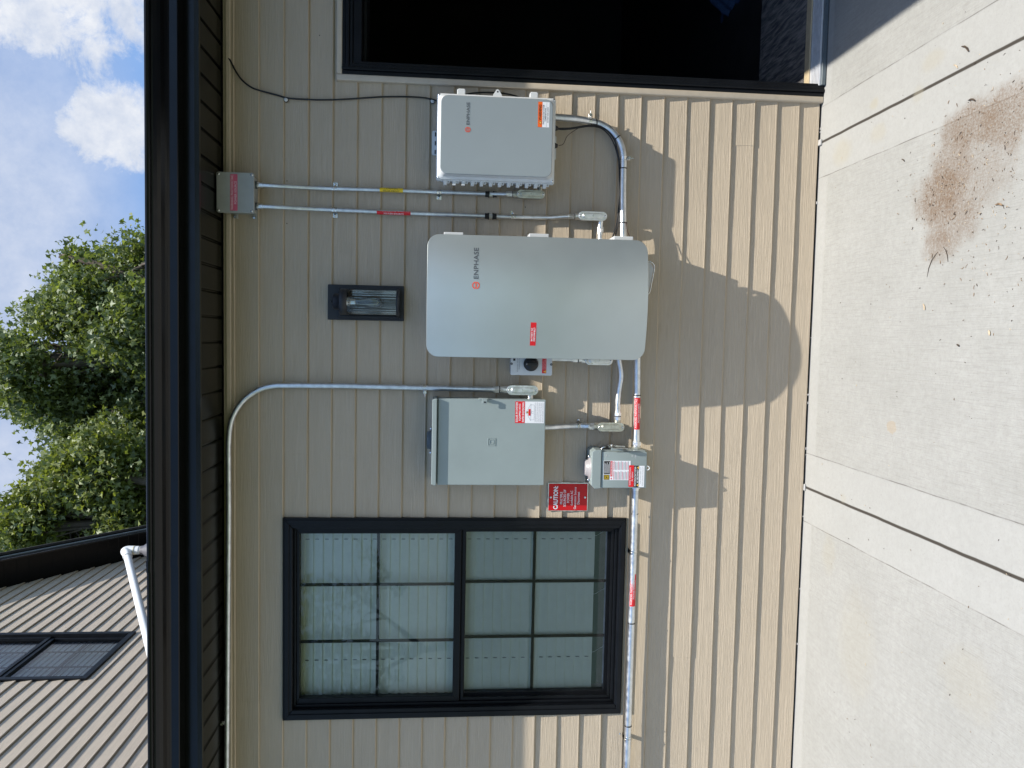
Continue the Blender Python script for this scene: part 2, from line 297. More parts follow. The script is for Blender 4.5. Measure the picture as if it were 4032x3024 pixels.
# ------------------------------------------------------------------ builders
def org(p):
    v = Vector((0, 0, 0))
    while p is not None: v += p.location; p = p.parent
    return v
class MB:
    def __init__(s): s.v, s.f, s.mi, s.sm, s.mats = [], [], [], [], []
    def slot(s, mat):
        m = MAT[mat] if isinstance(mat, str) else mat
        if m not in s.mats: s.mats.append(m)
        return s.mats.index(m)
    def add(s, verts, faces, mat, smooth=False):
        o = len(s.v); i = s.slot(mat); s.v += [tuple(v) for v in verts]
        for f in faces: s.f.append(tuple(o + k for k in f)); s.mi.append(i); s.sm.append(smooth)
        return s
    def bm(s, b, mat, smooth=False):
        b.verts.index_update(); s.add([v.co[:] for v in b.verts], [[v.index for v in f.verts] for f in b.faces], mat, smooth); b.free(); return s
    def box(s, x0, x1, y0, y1, z0, z1, mat, bev=0.0, seg=2, xf=None):
        b = bmesh.new(); bmesh.ops.create_cube(b, size=1)
        for v in b.verts: v.co = Vector(((x0 + x1) / 2 + v.co.x * (x1 - x0), (y0 + y1) / 2 + v.co.y * (y1 - y0), (z0 + z1) / 2 + v.co.z * (z1 - z0)))
        if bev: bmesh.ops.bevel(b, geom=b.edges[:], offset=bev, segments=seg, profile=0.5, affect='EDGES')
        if xf: bmesh.ops.transform(b, matrix=xf, verts=b.verts)
        return s.bm(b, mat, bool(bev) and seg > 2)
    def prism(s, pts, y0, y1, mat, bev=0.0, seg=2, smooth=False, top=None):
        """outline pts in (x,z), from depth y0 (back) to y1 (front)"""
        b = bmesh.new(); n = len(pts); tp = top or pts
        B = [b.verts.new((x, y0, z)) for x, z in pts]; Fv = [b.verts.new((x, y1, z)) for x, z in tp]
        b.faces.new(B); ff = b.faces.new(Fv[::-1])
        for i in range(n): b.faces.new((B[i], Fv[i], Fv[(i + 1) % n], B[(i + 1) % n]))
        bmesh.ops.recalc_face_normals(b, faces=b.faces)
        if bev: bmesh.ops.bevel(b, geom=[e for e in ff.edges], offset=bev, segments=seg, profile=0.5, affect='EDGES')
        return s.bm(b, mat, smooth)
    def extrude_x(s, prof, x0, x1, mat, closed=True, smooth=False):
        n = len(prof); v = [(x0, y, z) for y, z in prof] + [(x1, y, z) for y, z in prof]
        f = [(i, (i + 1) % n, n + (i + 1) % n, n + i) for i in range(n if closed else n - 1)]
        if closed: f += [tuple(range(n))[::-1], tuple(range(n, 2 * n))]
        return s.add(v, f, mat, smooth)
    def tube(s, path, r, mat, seg=14, caps=True, smooth=True, rad=None):
        P = [Vector(p) for p in path]; n = len(P); vs = []; up = None
        for i, p in enumerate(P):
            t = (P[min(i + 1, n - 1)] - P[max(i - 1, 0)]).normalized()
            if up is None:
                up = Vector((0, -1, 0)) if abs(t.y) < 0.9 else Vector((0, 0, 1))
            a = (up - t * up.dot(t)).normalized(); bb = t.cross(a); up = a
            rr = rad[i] if rad else r
            for k in range(seg):
                th = 2 * PI * k / seg; vs.append(p + (a * math.cos(th) + bb * math.sin(th)) * rr)
        fs = [(i * seg + k, i * seg + (k + 1) % seg, (i + 1) * seg + (k + 1) % seg, (i + 1) * seg + k) for i in range(n - 1) for k in range(seg)]
        s.add(vs, fs, mat, smooth)
        if caps:
            s.add(vs[:seg], [tuple(range(seg))[::-1]], mat); s.add(vs[-seg:], [tuple(range(seg))], mat)
        return s
    def cyl(s, p0, p1, r, mat, seg=20, r1=None, smooth=True): return s.tube([p0, p1], r, mat, seg, True, smooth, [r, r if r1 is None else r1])
    def lathe(s, c, prof, mat, seg=28, axis='z', smooth=True):
        """prof: (radius, height) round an axis through c"""
        vs = []
        for r, h in prof:
            for k in range(seg):
                th = 2 * PI * k / seg; a, b = r * math.cos(th), r * math.sin(th)
                vs.append({'z': (c[0] + a, c[1] + b, c[2] + h), 'y': (c[0] + a, c[1] + h, c[2] + b), 'x': (c[0] + h, c[1] + a, c[2] + b)}[axis])
        n = len(prof)
        fs = [(i * seg + k, i * seg + (k + 1) % seg, (i + 1) * seg + (k + 1) % seg, (i + 1) * seg + k) for i in range(n - 1) for k in range(seg)]
        return s.add(vs, fs, mat, smooth)
    def flat(s, pts, fn, mat, eps=0.0):
        """polygon of (u,v) laid on a surface by fn(u,v,eps)"""
        return s.add([fn(u, v, eps) for u, v in pts], [tuple(range(len(pts)))], mat)
    def rect(s, u0, u1, v0, v1, fn, mat, eps=0.0, nu=1, nv=1):
        vs = [fn(u0 + (u1 - u0) * i / nu, v0 + (v1 - v0) * j / nv, eps) for j in range(nv + 1) for i in range(nu + 1)]
        fs = [(j * (nu + 1) + i, j * (nu + 1) + i + 1, (j + 1) * (nu + 1) + i + 1, (j + 1) * (nu + 1) + i) for j in range(nv) for i in range(nu)]
        return s.add(vs, fs, mat)
    def text(s, string, u0, u1, v0, v1, fn, mat, eps=0.0008, bold=0.0):
        """text stretched to fill the box u0..u1, v0..v1 (capitals' height)"""
        vv, ff = glyphs(string, bold)
        if not vv: return s
        xs = [p[0] for p in vv]; ys = [p[1] for p in vv]; a, b, c, d = min(xs), max(xs), min(ys), max(ys)
        pts = [(u0 + (x - a) / (b - a) * (u1 - u0), v0 + (y - c) / (d - c) * (v1 - v0)) for x, y in vv]
        return s.add([fn(u, v, eps) for u, v in pts], ff, mat)
    def build(s, name, parent=None, kind=None, label=None):
        o0 = org(parent); me = bpy.data.meshes.new(name)
        me.from_pydata([(x - o0.x, y - o0.y, z - o0.z) for x, y, z in s.v], [], s.f)
        for m in s.mats: me.materials.append(m)
        me.polygons.foreach_set('material_index', s.mi); me.polygons.foreach_set('use_smooth', s.sm); me.update()
        o = bpy.data.objects.new(name, me); COL.objects.link(o)
        if parent is not None: o.parent = parent
        if kind: o['kind'] = kind
        if label: o['label'] = label
        return o
_G = {}
def glyphs(string, bold):
    k = (string, bold)
    if k in _G: return _G[k]
    cu = bpy.data.curves.new('txt', 'FONT'); cu.body = string; cu.size = 1; cu.offset = bold; cu.resolution_u = 3
    o = bpy.data.objects.new('txt', cu); COL.objects.link(o)
    dg = bpy.context.evaluated_depsgraph_get(); me = bpy.data.meshes.new_from_object(o.evaluated_get(dg))
    r = ([(v.co.x, v.co.y) for v in me.vertices], [tuple(p.vertices) for p in me.polygons])
    bpy.data.objects.remove(o); bpy.data.curves.remove(cu); bpy.data.meshes.remove(me); _G[k] = r; return r
def plane(y): return lambda u, v, e: (u, y - e, v)                          # on a face parallel to the wall
def tubefn(x, z, y, r, d):                                                  # wrapped on a conduit: d = (dx,dz) along it
    def fn(u, v, e):
        th = v / r; rr = r + 0.0004 + e; px, pz = -d[1], d[0]
        return (x + d[0] * u + px * rr * math.sin(th), y - rr * math.cos(th), z + d[1] * u + pz * rr * math.sin(th))
    return fn
def thing(name, label, cat, loc, group=None):
    o = bpy.data.objects.new(name, None); COL.objects.link(o); o.location = loc; o.empty_display_size = 0.05
    o['label'] = label; o['category'] = cat
    if group: o['group'] = group
    return o
def tag(o, label, cat, group=None):
    o['label'] = label; o['category'] = cat
    if group: o['group'] = group
    return o
def rrect(x0, x1, z0, z1, r, seg=6):
    P = []
    for cx, cz, a in ((x1 - r, z1 - r, 0), (x0 + r, z1 - r, 90), (x0 + r, z0 + r, 180), (x1 - r, z0 + r, 270)):
        for k in range(seg + 1):
            t = math.radians(a + 90 * k / seg); P.append((cx + r * math.cos(t), cz + r * math.sin(t)))
    return P
def arc(pts, n=6):
    """Catmull-Rom smoothing of a polyline"""
    P = [Vector(p) for p in pts]; P = [P[0] * 2 - P[1]] + P + [P[-1] * 2 - P[-2]]; out = []
    for i in range(1, len(P) - 2):
        a, b, c, d = P[i - 1:i + 3]
        for k in range(n):
            t = k / n; out.append(0.5 * ((2 * b) + (c - a) * t + (2 * a - 5 * b + 4 * c - d) * t * t + (3 * b - a - 3 * c + d) * t ** 3))
    out.append(P[-2]); return out

# ------------------------------------------------------------------ setting: ground
g = MB(); g.add([(-250, -250, -0.14), (250, -250, -0.14), (250, 250, -0.14), (-250, 250, -0.14)], [(0, 1, 2, 3)], 'grass'); g.build('lawn', kind='structure')
g = MB(); xs = [-8.0]; zs = [0]
for j in JX:
    for dx, z in ((-.012, 0), (-.008, -.001), (-.0055, -.004), (-.004, -.022), (.004, -.022), (.0055, -.004), (.008, -.001), (.012, 0)):
        xs.append(j + dx); zs.append(z)
xs.append(2.36 if False else 6.0); zs.append(0)
ys = [0.0, -0.06] + [-0.06 - 0.21 * i for i in range(1, 22)]
vs = [(x, y, z + (0.0012 * noise.noise(Vector((x * 1.3, y * 1.3, 0))) if z == 0 else 0)) for y in ys for x in xs]
n = len(xs); g.add(vs, [(r * n + i, (r + 1) * n + i, (r + 1) * n + i + 1, r * n + i + 1) for r in range(len(ys) - 1) for i in range(n - 1)], 'concrete')
yb = ys[-1]; g.add([(xs[0], yb, 0), (xs[-1], yb, 0), (xs[-1], yb, -.15), (xs[0], yb, -.15)], [(0, 1, 2, 3)], 'concrete')
g.build('concrete_patio', kind='structure')

# ------------------------------------------------------------------ house
C = 0.1016; Z0 = 21 * C
WIN = (-1.703, -0.802, 0.827, 2.334); DOOR = (1.056, 2.065, -0.02, 2.118)
house = thing('house', 'tan vinyl sided house wall with black gutter, window and open doorway', 'house', (0, 0, 0))
def siding(mb, u0, u1, ztop, zbot, kbase, openings, xf, mat, seams=(), step=0.055, topfn=None, p0=0.0100, seed=0):
    nk = int(math.ceil((ztop - zbot) / C)) + 1
    for k in range(nk):
        za = zbot + k * C; zb = za + C
        if za >= ztop: break
        prof = [(za + 0.0005, 0.0004), (za + 0.0005, p0 * 0.40), (za - 0.0030, p0 * 0.62), (za - 0.0012, p0 * 0.88), (za + 0.0014, p0 + 0.0012), (za + 0.0070, p0)] + [(za + C * t, p0 * (1 - t) + 0.0006) for t in (0.25, 0.5, 0.75)] + [(zb, 0.0004)]
        cuts = [z for o in openings for z in o[2:4] if za + 0.007 < z < zb] + ([ztop] if ztop < zb else [])
        for c in cuts:
            if za + 0.007 < c < zb: prof.append((c, p0 * (1 - (c - za) / C) + 0.0005))
        prof = prof[:5] + sorted(prof[5:]); prof = [q for q in prof if q[0] <= ztop + 1e-6]
        if k == 0: prof = [(max(z, zbot + 0.010), d) for z, d in prof]
        xs = set([u0, u1]); x = u0
        while x < u1: xs.add(round(x, 4)); x += step
        for o in openings: xs.update(o[:2])
        sm = [s for s in seams if s[1] == k]
        for s_ in sm: xs.update((s_[0], s_[0] + 0.0012))
        xs = sorted(x for x in xs if u0 <= x <= u1)
        vs = []
        for x in xs:
            wv = 1 + 0.16 * noise.noise(Vector((x * 2.1, k * 3.7 + seed, 0))) + 0.08 * noise.noise(Vector((x * 9, k * 5.1, 4)))
            dz = 0.0011 * noise.noise(Vector((x * 1.1, k * 7.3 + seed, 9)))
            off = 0.0
            for s_ in sm:
                if x > s_[0] + 0.0006: off = 0.0016
            for z, d in prof: vs.append(xf(x, d * wv + off, z + dz if k else z))
        m = len(prof); fs = []
        for i in range(len(xs) - 1):
            for j in range(m - 1):
                cx, cz = (xs[i] + xs[i + 1]) / 2, (prof[j][0] + prof[j + 1][0]) / 2
                if any(o[0] < cx < o[1] and o[2] < cz < o[3] for o in openings): continue
                if topfn and cz > topfn(cx): continue
                fs.append((i * m + j, (i + 1) * m + j, (i + 1) * m + j + 1, i * m + j + 1))
        mb.add(vs, fs, mat)
SEAM = [(-0.522, 21 - (-2) - 1 + 1 - 1, 0)]
mb = MB()
kk = lambda z: int(z / C)
seams = [(-0.522, kk(2.38), 0), (-0.522, kk(2.28), 0), (-1.62, kk(2.50), 0), (0.27, kk(2.56), 0), (-2.3, kk(1.0), 0), (-2.6, kk(1.3), 0)]
siding(mb, -6.5, 2.36, 2.552, 0.0, 0, [WIN, DOOR], lambda x, d, z: (x, -d, z), 'siding', seams + [(-1.05, kk(2.43), 0), (0.86, kk(0.35), 0), (-1.45, kk(0.55), 0), (0.27, kk(2.46), 0)])
mb.build('siding', house)
# channel under the soffit and round the openings
mb = MB()
mb.extrude_x([(0.0, 2.552), (-.014, 2.552), (-.016, 2.556), (-.016, 2.570), (-.006, 2.572), (-.006, 2.5865), (0, 2.5865)], -6.5, 2.36, 'trim_tan')
mb.build('top_channel', house)
mb = MB()
x0, x1, z0, z1 = WIN
for a in ((DOOR[0], DOOR[0] + 0.027, 0.0, DOOR[3]), (DOOR[1] - 0.027, DOOR[1], 0.0, DOOR[3])): mb.box(a[0], a[1], -0.026, 0.01, a[2], a[3], 'trim_tan', 0.005, 3)
mb.box(DOOR[0] + 0.027, DOOR[1] - 0.027, -0.0255, 0.01, DOOR[3] - 0.024, DOOR[3] - 0.0004, 'trim_tan', 0.004, 3)
mb.build('door_channel', house)
mb = MB()   # the dark body of the house behind the siding, foundation strip
T = 0.16
mb.box(-6.5, WIN[0] + 0.03, 0.004, T, 0.0, 2.61, 'dark'); mb.box(WIN[1] - 0.03, DOOR[0] + 0.04, 0.004, T, 0.0, 2.61, 'dark')
mb.box(WIN[0] + 0.03, WIN[1] - 0.03, 0.004, T, 0.0, WIN[2] + 0.03, 'dark'); mb.box(WIN[0] + 0.03, WIN[1] - 0.03, 0.004, T, WIN[3] - 0.03, 2.61, 'dark')
mb.box(DOOR[0] + 0.04, DOOR[1] - 0.04, 0.004, T, DOOR[3] - 0.03, 2.61, 'dark'); mb.box(DOOR[1] - 0.04, 2.36, 0.004, T, 0.0, 2.61, 'dark')
mb.build('wall_core', house)
mb = MB()
for x in np.arange(-2.1, 1.05, 0.013):
    if random.random() < 0.04: mb.box(x, x + random.uniform(.004, .012), -0.012, -0.004, 0.0, random.uniform(.003, .007), 'caulk', .001, 1)
mb.box(0.872, 0.898, -0.03, -0.004, 0.0, 0.010, 'caulk', 0.003, 2); mb.box(-0.675, -0.645, -0.02, -0.004, 0.0, 0.008, 'caulk', 0.003, 2)
mb.build('caulk', house, kind='stuff')
# soffit with V grooves every 0.102 m
mb = MB(); SZ = 2.588; xs = []; x = -6.5; x = 0.363 - 0.1023 * 67
prof = []
while x < 2.4:
    for dx, dz in ((-.010, 0), (-.006, .0035), (-.002, .007), (.002, .007), (.004, .0), (.007, -.0012), (.010, 0)): prof.append((x + dx, SZ + dz))
    x += 0.1023
n = len(prof); ybk, yfr = 0.0035, -0.306
vs = [(x, ybk, z) for x, z in prof] + [(x, yfr, z) for x, z in prof]
mb.add(vs, [(i, i + 1, n + i + 1, n + i) for i in range(n - 1)], 'soffit')
mb.box(-6.5, 2.4, -0.3055, 0.0036, SZ + 0.009, SZ + 0.012, 'dark')
mb.build('soffit', house)
mb = MB(); mb.extrude_x([(0.0, 2.5868), (-.010, 2.5868), (-.010, 2.5835), (-.0, 2.5835)], -6.5, 2.36, 'soffit'); mb.build('soffit_channel', house)
mb = MB(); mb.extrude_x([(-.306, 2.586), (-.304, 2.583), (-.322, 2.583), (-.3235, 2.60), (-.323, 2.745), (-.306, 2.745)], -6.5, 2.2, 'gutter'); mb.build('fascia', house)
mb = MB()
gp = [(-.325, 2.737), (-.325, 2.642), (-.384, 2.642), (-.3865, 2.645), (-.3865, 2.672), (-.392, 2.678), (-.402, 2.684), (-.418, 2.692), (-.430, 2.701), (-.4375, 2.712), (-.4385, 2.717), (-.4500, 2.719), (-.4530, 2.722),
      (-.4555, 2.729), (-.4545, 2.735), (-.450, 2.7375), (-.441, 2.736), (-.441, 2.732), (-.448, 2.731), (-.448, 2.722), (-.436, 2.720), (-.432, 2.710), (-.40, 2.689), (-.383, 2.675), (-.383, 2.646), (-.328, 2.646), (-.328, 2.737)]
gp = [(y, z - .013) for y, z in gp]; mb.extrude_x(gp, -6.5, 1.62, 'gutter'); mb.extrude_x([(y * 1.004, z + 0.0015) for y, z in gp], -0.905, -0.86, 'gutter')
mb.v = [(x, y, z + .0124 - .0037 * x) for x, y, z in mb.v]   # hung with a slight fall
gut = mb.build('gutter', house)
mb = MB(); mb.extrude_x([(-.33, 2.726), (-.415, 2.722), (-.415, 2.7265), (-.33, 2.7335)], -6.5, 2.2, 'galv'); mb.build('drip_edge', house)
mb = MB(); sl_ = 0.333
def rf(y): return 2.706 + sl_ * (y + 0.45) + 0.0
mb.add([(-6.5, -.43, rf(-.43)), (2.2, -.43, rf(-.43)), (2.2, 6, rf(6)), (-6.5, 6, rf(6)), (-6.5, -.43, rf(-.43) - .006), (2.2, -.43, rf(-.43) - .006), (2.2, 6, rf(6) - .2), (-6.5, 6, rf(6) - .2)],
       [(0, 1, 2, 3), (4, 7, 6, 5), (0, 4, 5, 1), (1, 5, 6, 2), (2, 6, 7, 3), (3, 7, 4, 0)], 'shingle')
mb.build('roof', house)
# wing that closes the patio on the right, out of the picture, and shades its corner
mb = MB(); siding(mb, -5.2, 0.0, 2.58, 0.0, 0, [], lambda u, d, z: (2.36 - d, u, z), 'siding', step=0.12, seed=5)
mb.add([(2.362, -5.2, 0), (5, -5.2, 0), (5, -5.2, 2.6), (2.362, -5.2, 2.6)], [(0, 1, 2, 3)], 'siding')
mb.build('side_wall', house)
EX = 2.05
mb = MB(); mb.box(EX + .006, 2.36, -5.4, -.33, 2.588, 2.60, 'soffit'); mb.build('side_soffit', house)
mb = MB(); mb.box(EX, EX + .018, -5.4, -.46, 2.583, 2.735, 'gutter', .002); mb.build('side_fascia', house)
mb = MB(); mb.add([(EX - .01, -5.4, 2.745), (EX - .01, 0, 2.745), (5, 0, 3.9), (5, -5.4, 3.9), (EX - .01, -5.4, 2.737), (EX - .01, 0, 2.737), (5, 0, 3.85), (5, -5.4, 3.85)],
                  [(0, 1, 2, 3), (4, 7, 6, 5), (0, 4, 5, 1), (3, 2, 6, 7), (0, 3, 7, 4), (1, 5, 6, 2)], 'shingle'); mb.build('side_roof', house)

# ---- window
def frame(mb, x0, x1, z0, z1, wl, wr, wb, wt, y0, y1, mat, bev=.002):
    mb.prism([(x0, z0), (x1, z0), (x1 - wr, z0 + wb), (x0 + wl, z0 + wb)], y0, y1, mat, bev)
    mb.prism([(x0, z1), (x1, z1), (x1 - wr, z1 - wt), (x0 + wl, z1 - wt)], y0, y1, mat, bev)
    mb.prism([(x0, z0), (x0, z1), (x0 + wl, z1 - wt), (x0 + wl, z0 + wb)], y0, y1, mat, bev)
    mb.prism([(x1, z0), (x1, z1), (x1 - wr, z1 - wt), (x1 - wr, z0 + wb)], y0, y1, mat, bev)
wnd = bpy.data.objects.new('window', None); COL.objects.link(wnd); wnd.parent = house; wnd.location = (-1.2525, 0, WIN[2])
mb = MB()
frame(mb, WIN[0], WIN[1], WIN[2], WIN[3], .046, .046, .030, .042, 0.01, -0.024, 'black_trim', .004)
frame(mb, WIN[0] + .008, WIN[1] - .008, WIN[2] + .006, WIN[3] - .008, .020, .020, .018, .020, -0.0235, -0.029, 'black_trim', .002)
frame(mb, WIN[0] + .0465, WIN[1] - .0465, WIN[2] + .0305, WIN[3] - .0425, .012, .012, .014, .010, 0.10, 0.002, 'black_trim', .002)
mb.build('frame', wnd)
ix0, ix1, iz0, iz1 = WIN[0] + .0588, WIN[1] - .0588, WIN[2] + .045, WIN[3] - .053
mb = MB(); frame(mb, ix0, ix1, 1.562, iz1, .024, .018, .030, .013, 0.045, 0.010, 'black_trim', .002); mb.build('upper_sash', wnd)
mb = MB(); frame(mb, ix0, ix1, iz0, 1.5615, .022, .016, .026, .022, 0.075, 0.046, 'black_trim', .002); mb.build('lower_sash', wnd)
mb = MB(); frame(mb, ix0 + .001, ix1 - .001, iz0 + .001, 1.555, .012, .010, .012, .012, 0.022, 0.014, 'black_trim', .001)
mb.box(-1.625, -1.585, 0.012, 0.022, 2.235, 2.268, 'black_trim', .001) if False else None
mb.build('screen_frame', wnd)
mb = MB(); mb.add([(ix0 + .012, .018, iz0 + .012), (ix1 - .01, .018, iz0 + .012), (ix1 - .01, .018, 1.545), (ix0 + .012, .018, 1.545)], [(0, 1, 2, 3)], 'screen'); mb.build('insect_screen', wnd)
for (za, zb, yy) in ((1.592, 2.268, 0.028), (0.898, 1.540, 0.060)):
    mb = MB(); mb.add([(ix0 + .02, yy, za - .004), (ix1 - .012, yy, za - .004), (ix1 - .012, yy, zb + .004), (ix0 + .02, yy, zb + .004)], [(0, 1, 2, 3)], 'glass'); mb.build('glass_pane', wnd)
mb = MB()
for (za, zb, yy, zc) in ((1.592, 2.268, 0.033, 1.930), (0.898, 1.540, 0.065, 1.228)):
    for i, xx in enumerate((-1.115, -1.372)): mb.box(xx - .0065, xx + .0065, yy, yy + .006, za, zb, 'black_trim', .0008, 1)
    mb.box(ix0 + .02, ix1 - .012, yy + .001, yy + .007, zc - .0065, zc + .0065, 'black_trim', .0008, 1)
mb.build('grille', wnd)
mb = MB(); frame(mb, WIN[0] + .02, WIN[1] - .02, WIN[2] + .01, WIN[3] - .01, .04, .04, .035, .04, 0.16, 0.101, 'body', .001)
mb.box(WIN[0] + .05, WIN[1] - .05, 0.10, 0.20, WIN[2] + .018, WIN[2] + .045, 'body', .002); mb.build('inner_sill', wnd)
bl = thing('window_blind', 'closed white horizontal slat blind behind the black framed window', 'blind', (-1.2525, 0.11, 2.27))
mb = MB(); pitch = 0.0425; z = 2.268; i = 0
while z > 0.975:
    a = 0.0015 * noise.noise(Vector((z * 7, 0, 0)))
    xa, xb = ix0 + .004, ix1 - .005
    mb.add([(xa, .099 + a, z + .004), (xb, .099, z + .004), (xb, .086, z - .021), (xa, .086 + a, z - .021), (xb, .082, z - .0455), (xa, .082 + a, z - .0455)], [(0, 3, 2, 1), (3, 5, 4, 2)], 'blind', True)
    for xx in (-1.085 + .162, -1.478): mb.box(xx - .0006, xx + .0006, .0805, .0860, z - .029, z - .012, 'logogrey')
    z -= pitch; i += 1
mb.build('slats', bl)
mb = MB(); mb.box(ix0 + .004, ix1 - .005, .084, .105, 0.950, 0.965, 'blind', .002); mb.build('bottom_rail', bl)
mb = MB(); mb.box(ix0 + .002, ix1 - .003, .082, .12, 2.262, 2.30, 'blind', .002); mb.build('headrail', bl)
for xx in (-.923, -1.20, -1.478): mb = MB(); mb.tube(arc([(xx, .12, .96), (xx + .008, .118, .93), (xx + .025, .115, .905), (xx + .03, .12, .888)]), .0009, 'blind', 5); mb.build('cord', bl)

# ---- doorway
dr = bpy.data.objects.new('doorway', None); COL.objects.link(dr); dr.parent = house; dr.location = (1.56, 0, 0)
dx0, dx1, dz1 = DOOR[0] + .027, DOOR[1] - .027, DOOR[3] - .024
mb = MB()
def jamb(xa, sgn):
    def bx(a, b, y0, y1, z0=0.0, z1=dz1, bev=.003):
        p, q = xa + sgn * a, xa + sgn * b; mb.box(min(p, q), max(p, q), y0, y1, z0, z1, 'black_trim', bev, 2)
    bx(0, .016, -.026, .03); bx(.016, .030, -.034, .03); bx(.030, .044, -.028, .03); bx(.044, .056, -.022, .03); bx(.056, .0585, .03, .15, 0.02); bx(.0585, .072, .075, .15, 0.02)
jamb(dx0, 1); jamb(dx1, -1)
for a, b, y0 in ((0, .016, -.0262), (.016, .030, -.0342), (.030, .044, -.0282), (.044, .080, -.0222)): mb.box(dx0 + a, dx1 - a, y0, .031, dz1 - b, dz1 - a - .0003, 'black_trim', .003, 2)
mb.box(dx0 + .057, dx1 - .057, .032, .15, dz1 - .095, dz1 - .081, 'black_trim', .002)
mb.build('frame', dr)
mb = MB(); mb.box(dx0 + .045, dx1 - .045, .055, .104, 0.004, .036, 'beige', .003, 2); mb.box(dx0 + .045, dx1 - .045, .104, .118, 0.004, .028, 'beige', .002, 2); mb.build('sill', dr)
mb = MB(); mb.box(dx0 + .045, dx1 - .045, -.043, .054, .004, .0215, 'paint_dark', .001, 1); mb.box(dx0 + .0452, dx1 - .0452, .040, .0538, .0216, .032, 'alu', .002, 2)
for i in range(6): mb.box(dx0 + .0452, dx1 - .0452, .0315 - i * .0130, .0380 - i * .0130, .0216, .0305, 'alu', .0015, 2)
mb.build('threshold', dr)
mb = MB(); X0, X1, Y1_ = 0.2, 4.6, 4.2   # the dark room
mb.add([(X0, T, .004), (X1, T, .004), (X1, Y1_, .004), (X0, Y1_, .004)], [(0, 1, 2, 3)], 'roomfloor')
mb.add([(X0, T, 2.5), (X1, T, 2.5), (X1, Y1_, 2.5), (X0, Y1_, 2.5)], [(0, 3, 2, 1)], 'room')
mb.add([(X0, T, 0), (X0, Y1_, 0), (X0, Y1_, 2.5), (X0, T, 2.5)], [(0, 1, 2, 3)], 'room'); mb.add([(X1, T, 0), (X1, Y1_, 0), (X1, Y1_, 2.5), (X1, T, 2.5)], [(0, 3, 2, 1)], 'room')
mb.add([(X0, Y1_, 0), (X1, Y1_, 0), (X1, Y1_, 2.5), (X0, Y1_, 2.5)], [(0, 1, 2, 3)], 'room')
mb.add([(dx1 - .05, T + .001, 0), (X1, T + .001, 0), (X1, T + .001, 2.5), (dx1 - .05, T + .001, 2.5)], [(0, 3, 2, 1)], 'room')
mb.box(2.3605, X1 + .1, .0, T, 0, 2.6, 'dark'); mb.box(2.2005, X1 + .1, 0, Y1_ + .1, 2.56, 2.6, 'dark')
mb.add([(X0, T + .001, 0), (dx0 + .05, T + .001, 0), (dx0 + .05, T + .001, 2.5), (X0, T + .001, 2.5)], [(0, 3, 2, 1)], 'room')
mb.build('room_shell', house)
mb = MB()   # behind the blind: a dim room of its own
mb.box(-1.75, -0.75, .161, .5, .7, 2.45, 'room'); 
rb = mb
mb = MB(); mb.box(1.62, 1.66, 2.2, 2.5, .9, 1.5, 'inkgrey', .01); 
rug = MB()
nx, ny = 40, 24
vs = [(1.17 + i * .022, .121 + j * .0235, .014 + .003 * noise.noise(Vector((i * .5, j * .5, 1)))) for j in range(ny + 1) for i in range(nx + 1)]
rug.add(vs, [(j * (nx + 1) + i, j * (nx + 1) + i + 1, (j + 1) * (nx + 1) + i + 1, (j + 1) * (nx + 1) + i) for j in range(ny) for i in range(nx)], 'rug', True)
rug.add([(1.17, .121, .014), (2.05, .121, .014), (2.05, .119, .005), (1.17, .119, .005)], [(0, 3, 2, 1)], 'rug')
tag(rug.build('rug'), 'grey and brown streaked rug on the floor just inside the open doorway', 'rug')
# blue cloth dropped on the floor
cl = MB(); nx, ny = 30, 26
vs = []
for j in range(ny + 1):
    for i in range(nx + 1):
        u, v = i / nx * 2 - 1, j / ny * 2 - 1; r2 = min(1, u * u + v * v)
        vs.append((2.14 + u * .20 * (1 + .2 * noise.noise(Vector((v * 3, 1, 0)))), 1.18 + v * .16 * (1 + .2 * noise.noise(Vector((u * 3, 5, 0)))), .006 + .15 * (1 - r2) ** .6 * (1 + .5 * noise.noise(Vector((u * 4, v * 4, 2)))) + .012 * abs(noise.noise(Vector((u * 11, v * 9, 7))))))
cl.add(vs, [(j * (nx + 1) + i, j * (nx + 1) + i + 1, (j + 1) * (nx + 1) + i + 1, (j + 1) * (nx + 1) + i) for j in range(ny) for i in range(nx)], 'jeans', True)
tag(cl.build('cloth'), 'crumpled blue denim cloth on the floor of the dark room', 'cloth')

# ------------------------------------------------------------------ upper gable behind
gab = thing('gable_building', 'tan sided gable end with black rake soffit rising beyond the gutter', 'house', (-2.35, 3.0, 3.3))
GX = -2.35; jz = lambda y: 5.60 - .87 * (y - 3.735) if y > 1.6 else 7.457 - .87 * (1.6 - y)
GW = (1.846, 2.645, 4.012, 5.25)
mb = MB(); siding(mb, .6, 5.4, 7.5, 3.028, 0, [GW], lambda u, d, z: (GX + d, u, z), 'siding_far', step=.1, topfn=lambda y: jz(y) + .03, seed=11, p0=.0125)
mb.build('siding', gab)
mb = MB(); mb.box(-6.5, GX - .004, .6, 5.4, 2.9, 3.99, 'dark'); mb.prism([(0, 0)] * 3, 0, 0, 'dark') if False else None
mb.box(-6.5, GX - .004, .6, .7, 4.1, 6.5, 'dark'); mb.add([(GX - .005, .6, 4.1), (GX - .005, 5.4, 4.1), (GX - .005, 1.6, 7.44), (-6.5, .6, 4.1), (-6.5, 5.4, 4.1), (-6.5, 1.6, 7.44)], [(3, 5, 4), (0, 2, 5, 3), (1, 4, 5, 2)], 'dark')
mb.build('wall_core', gab)
mb = MB(); ow = .25
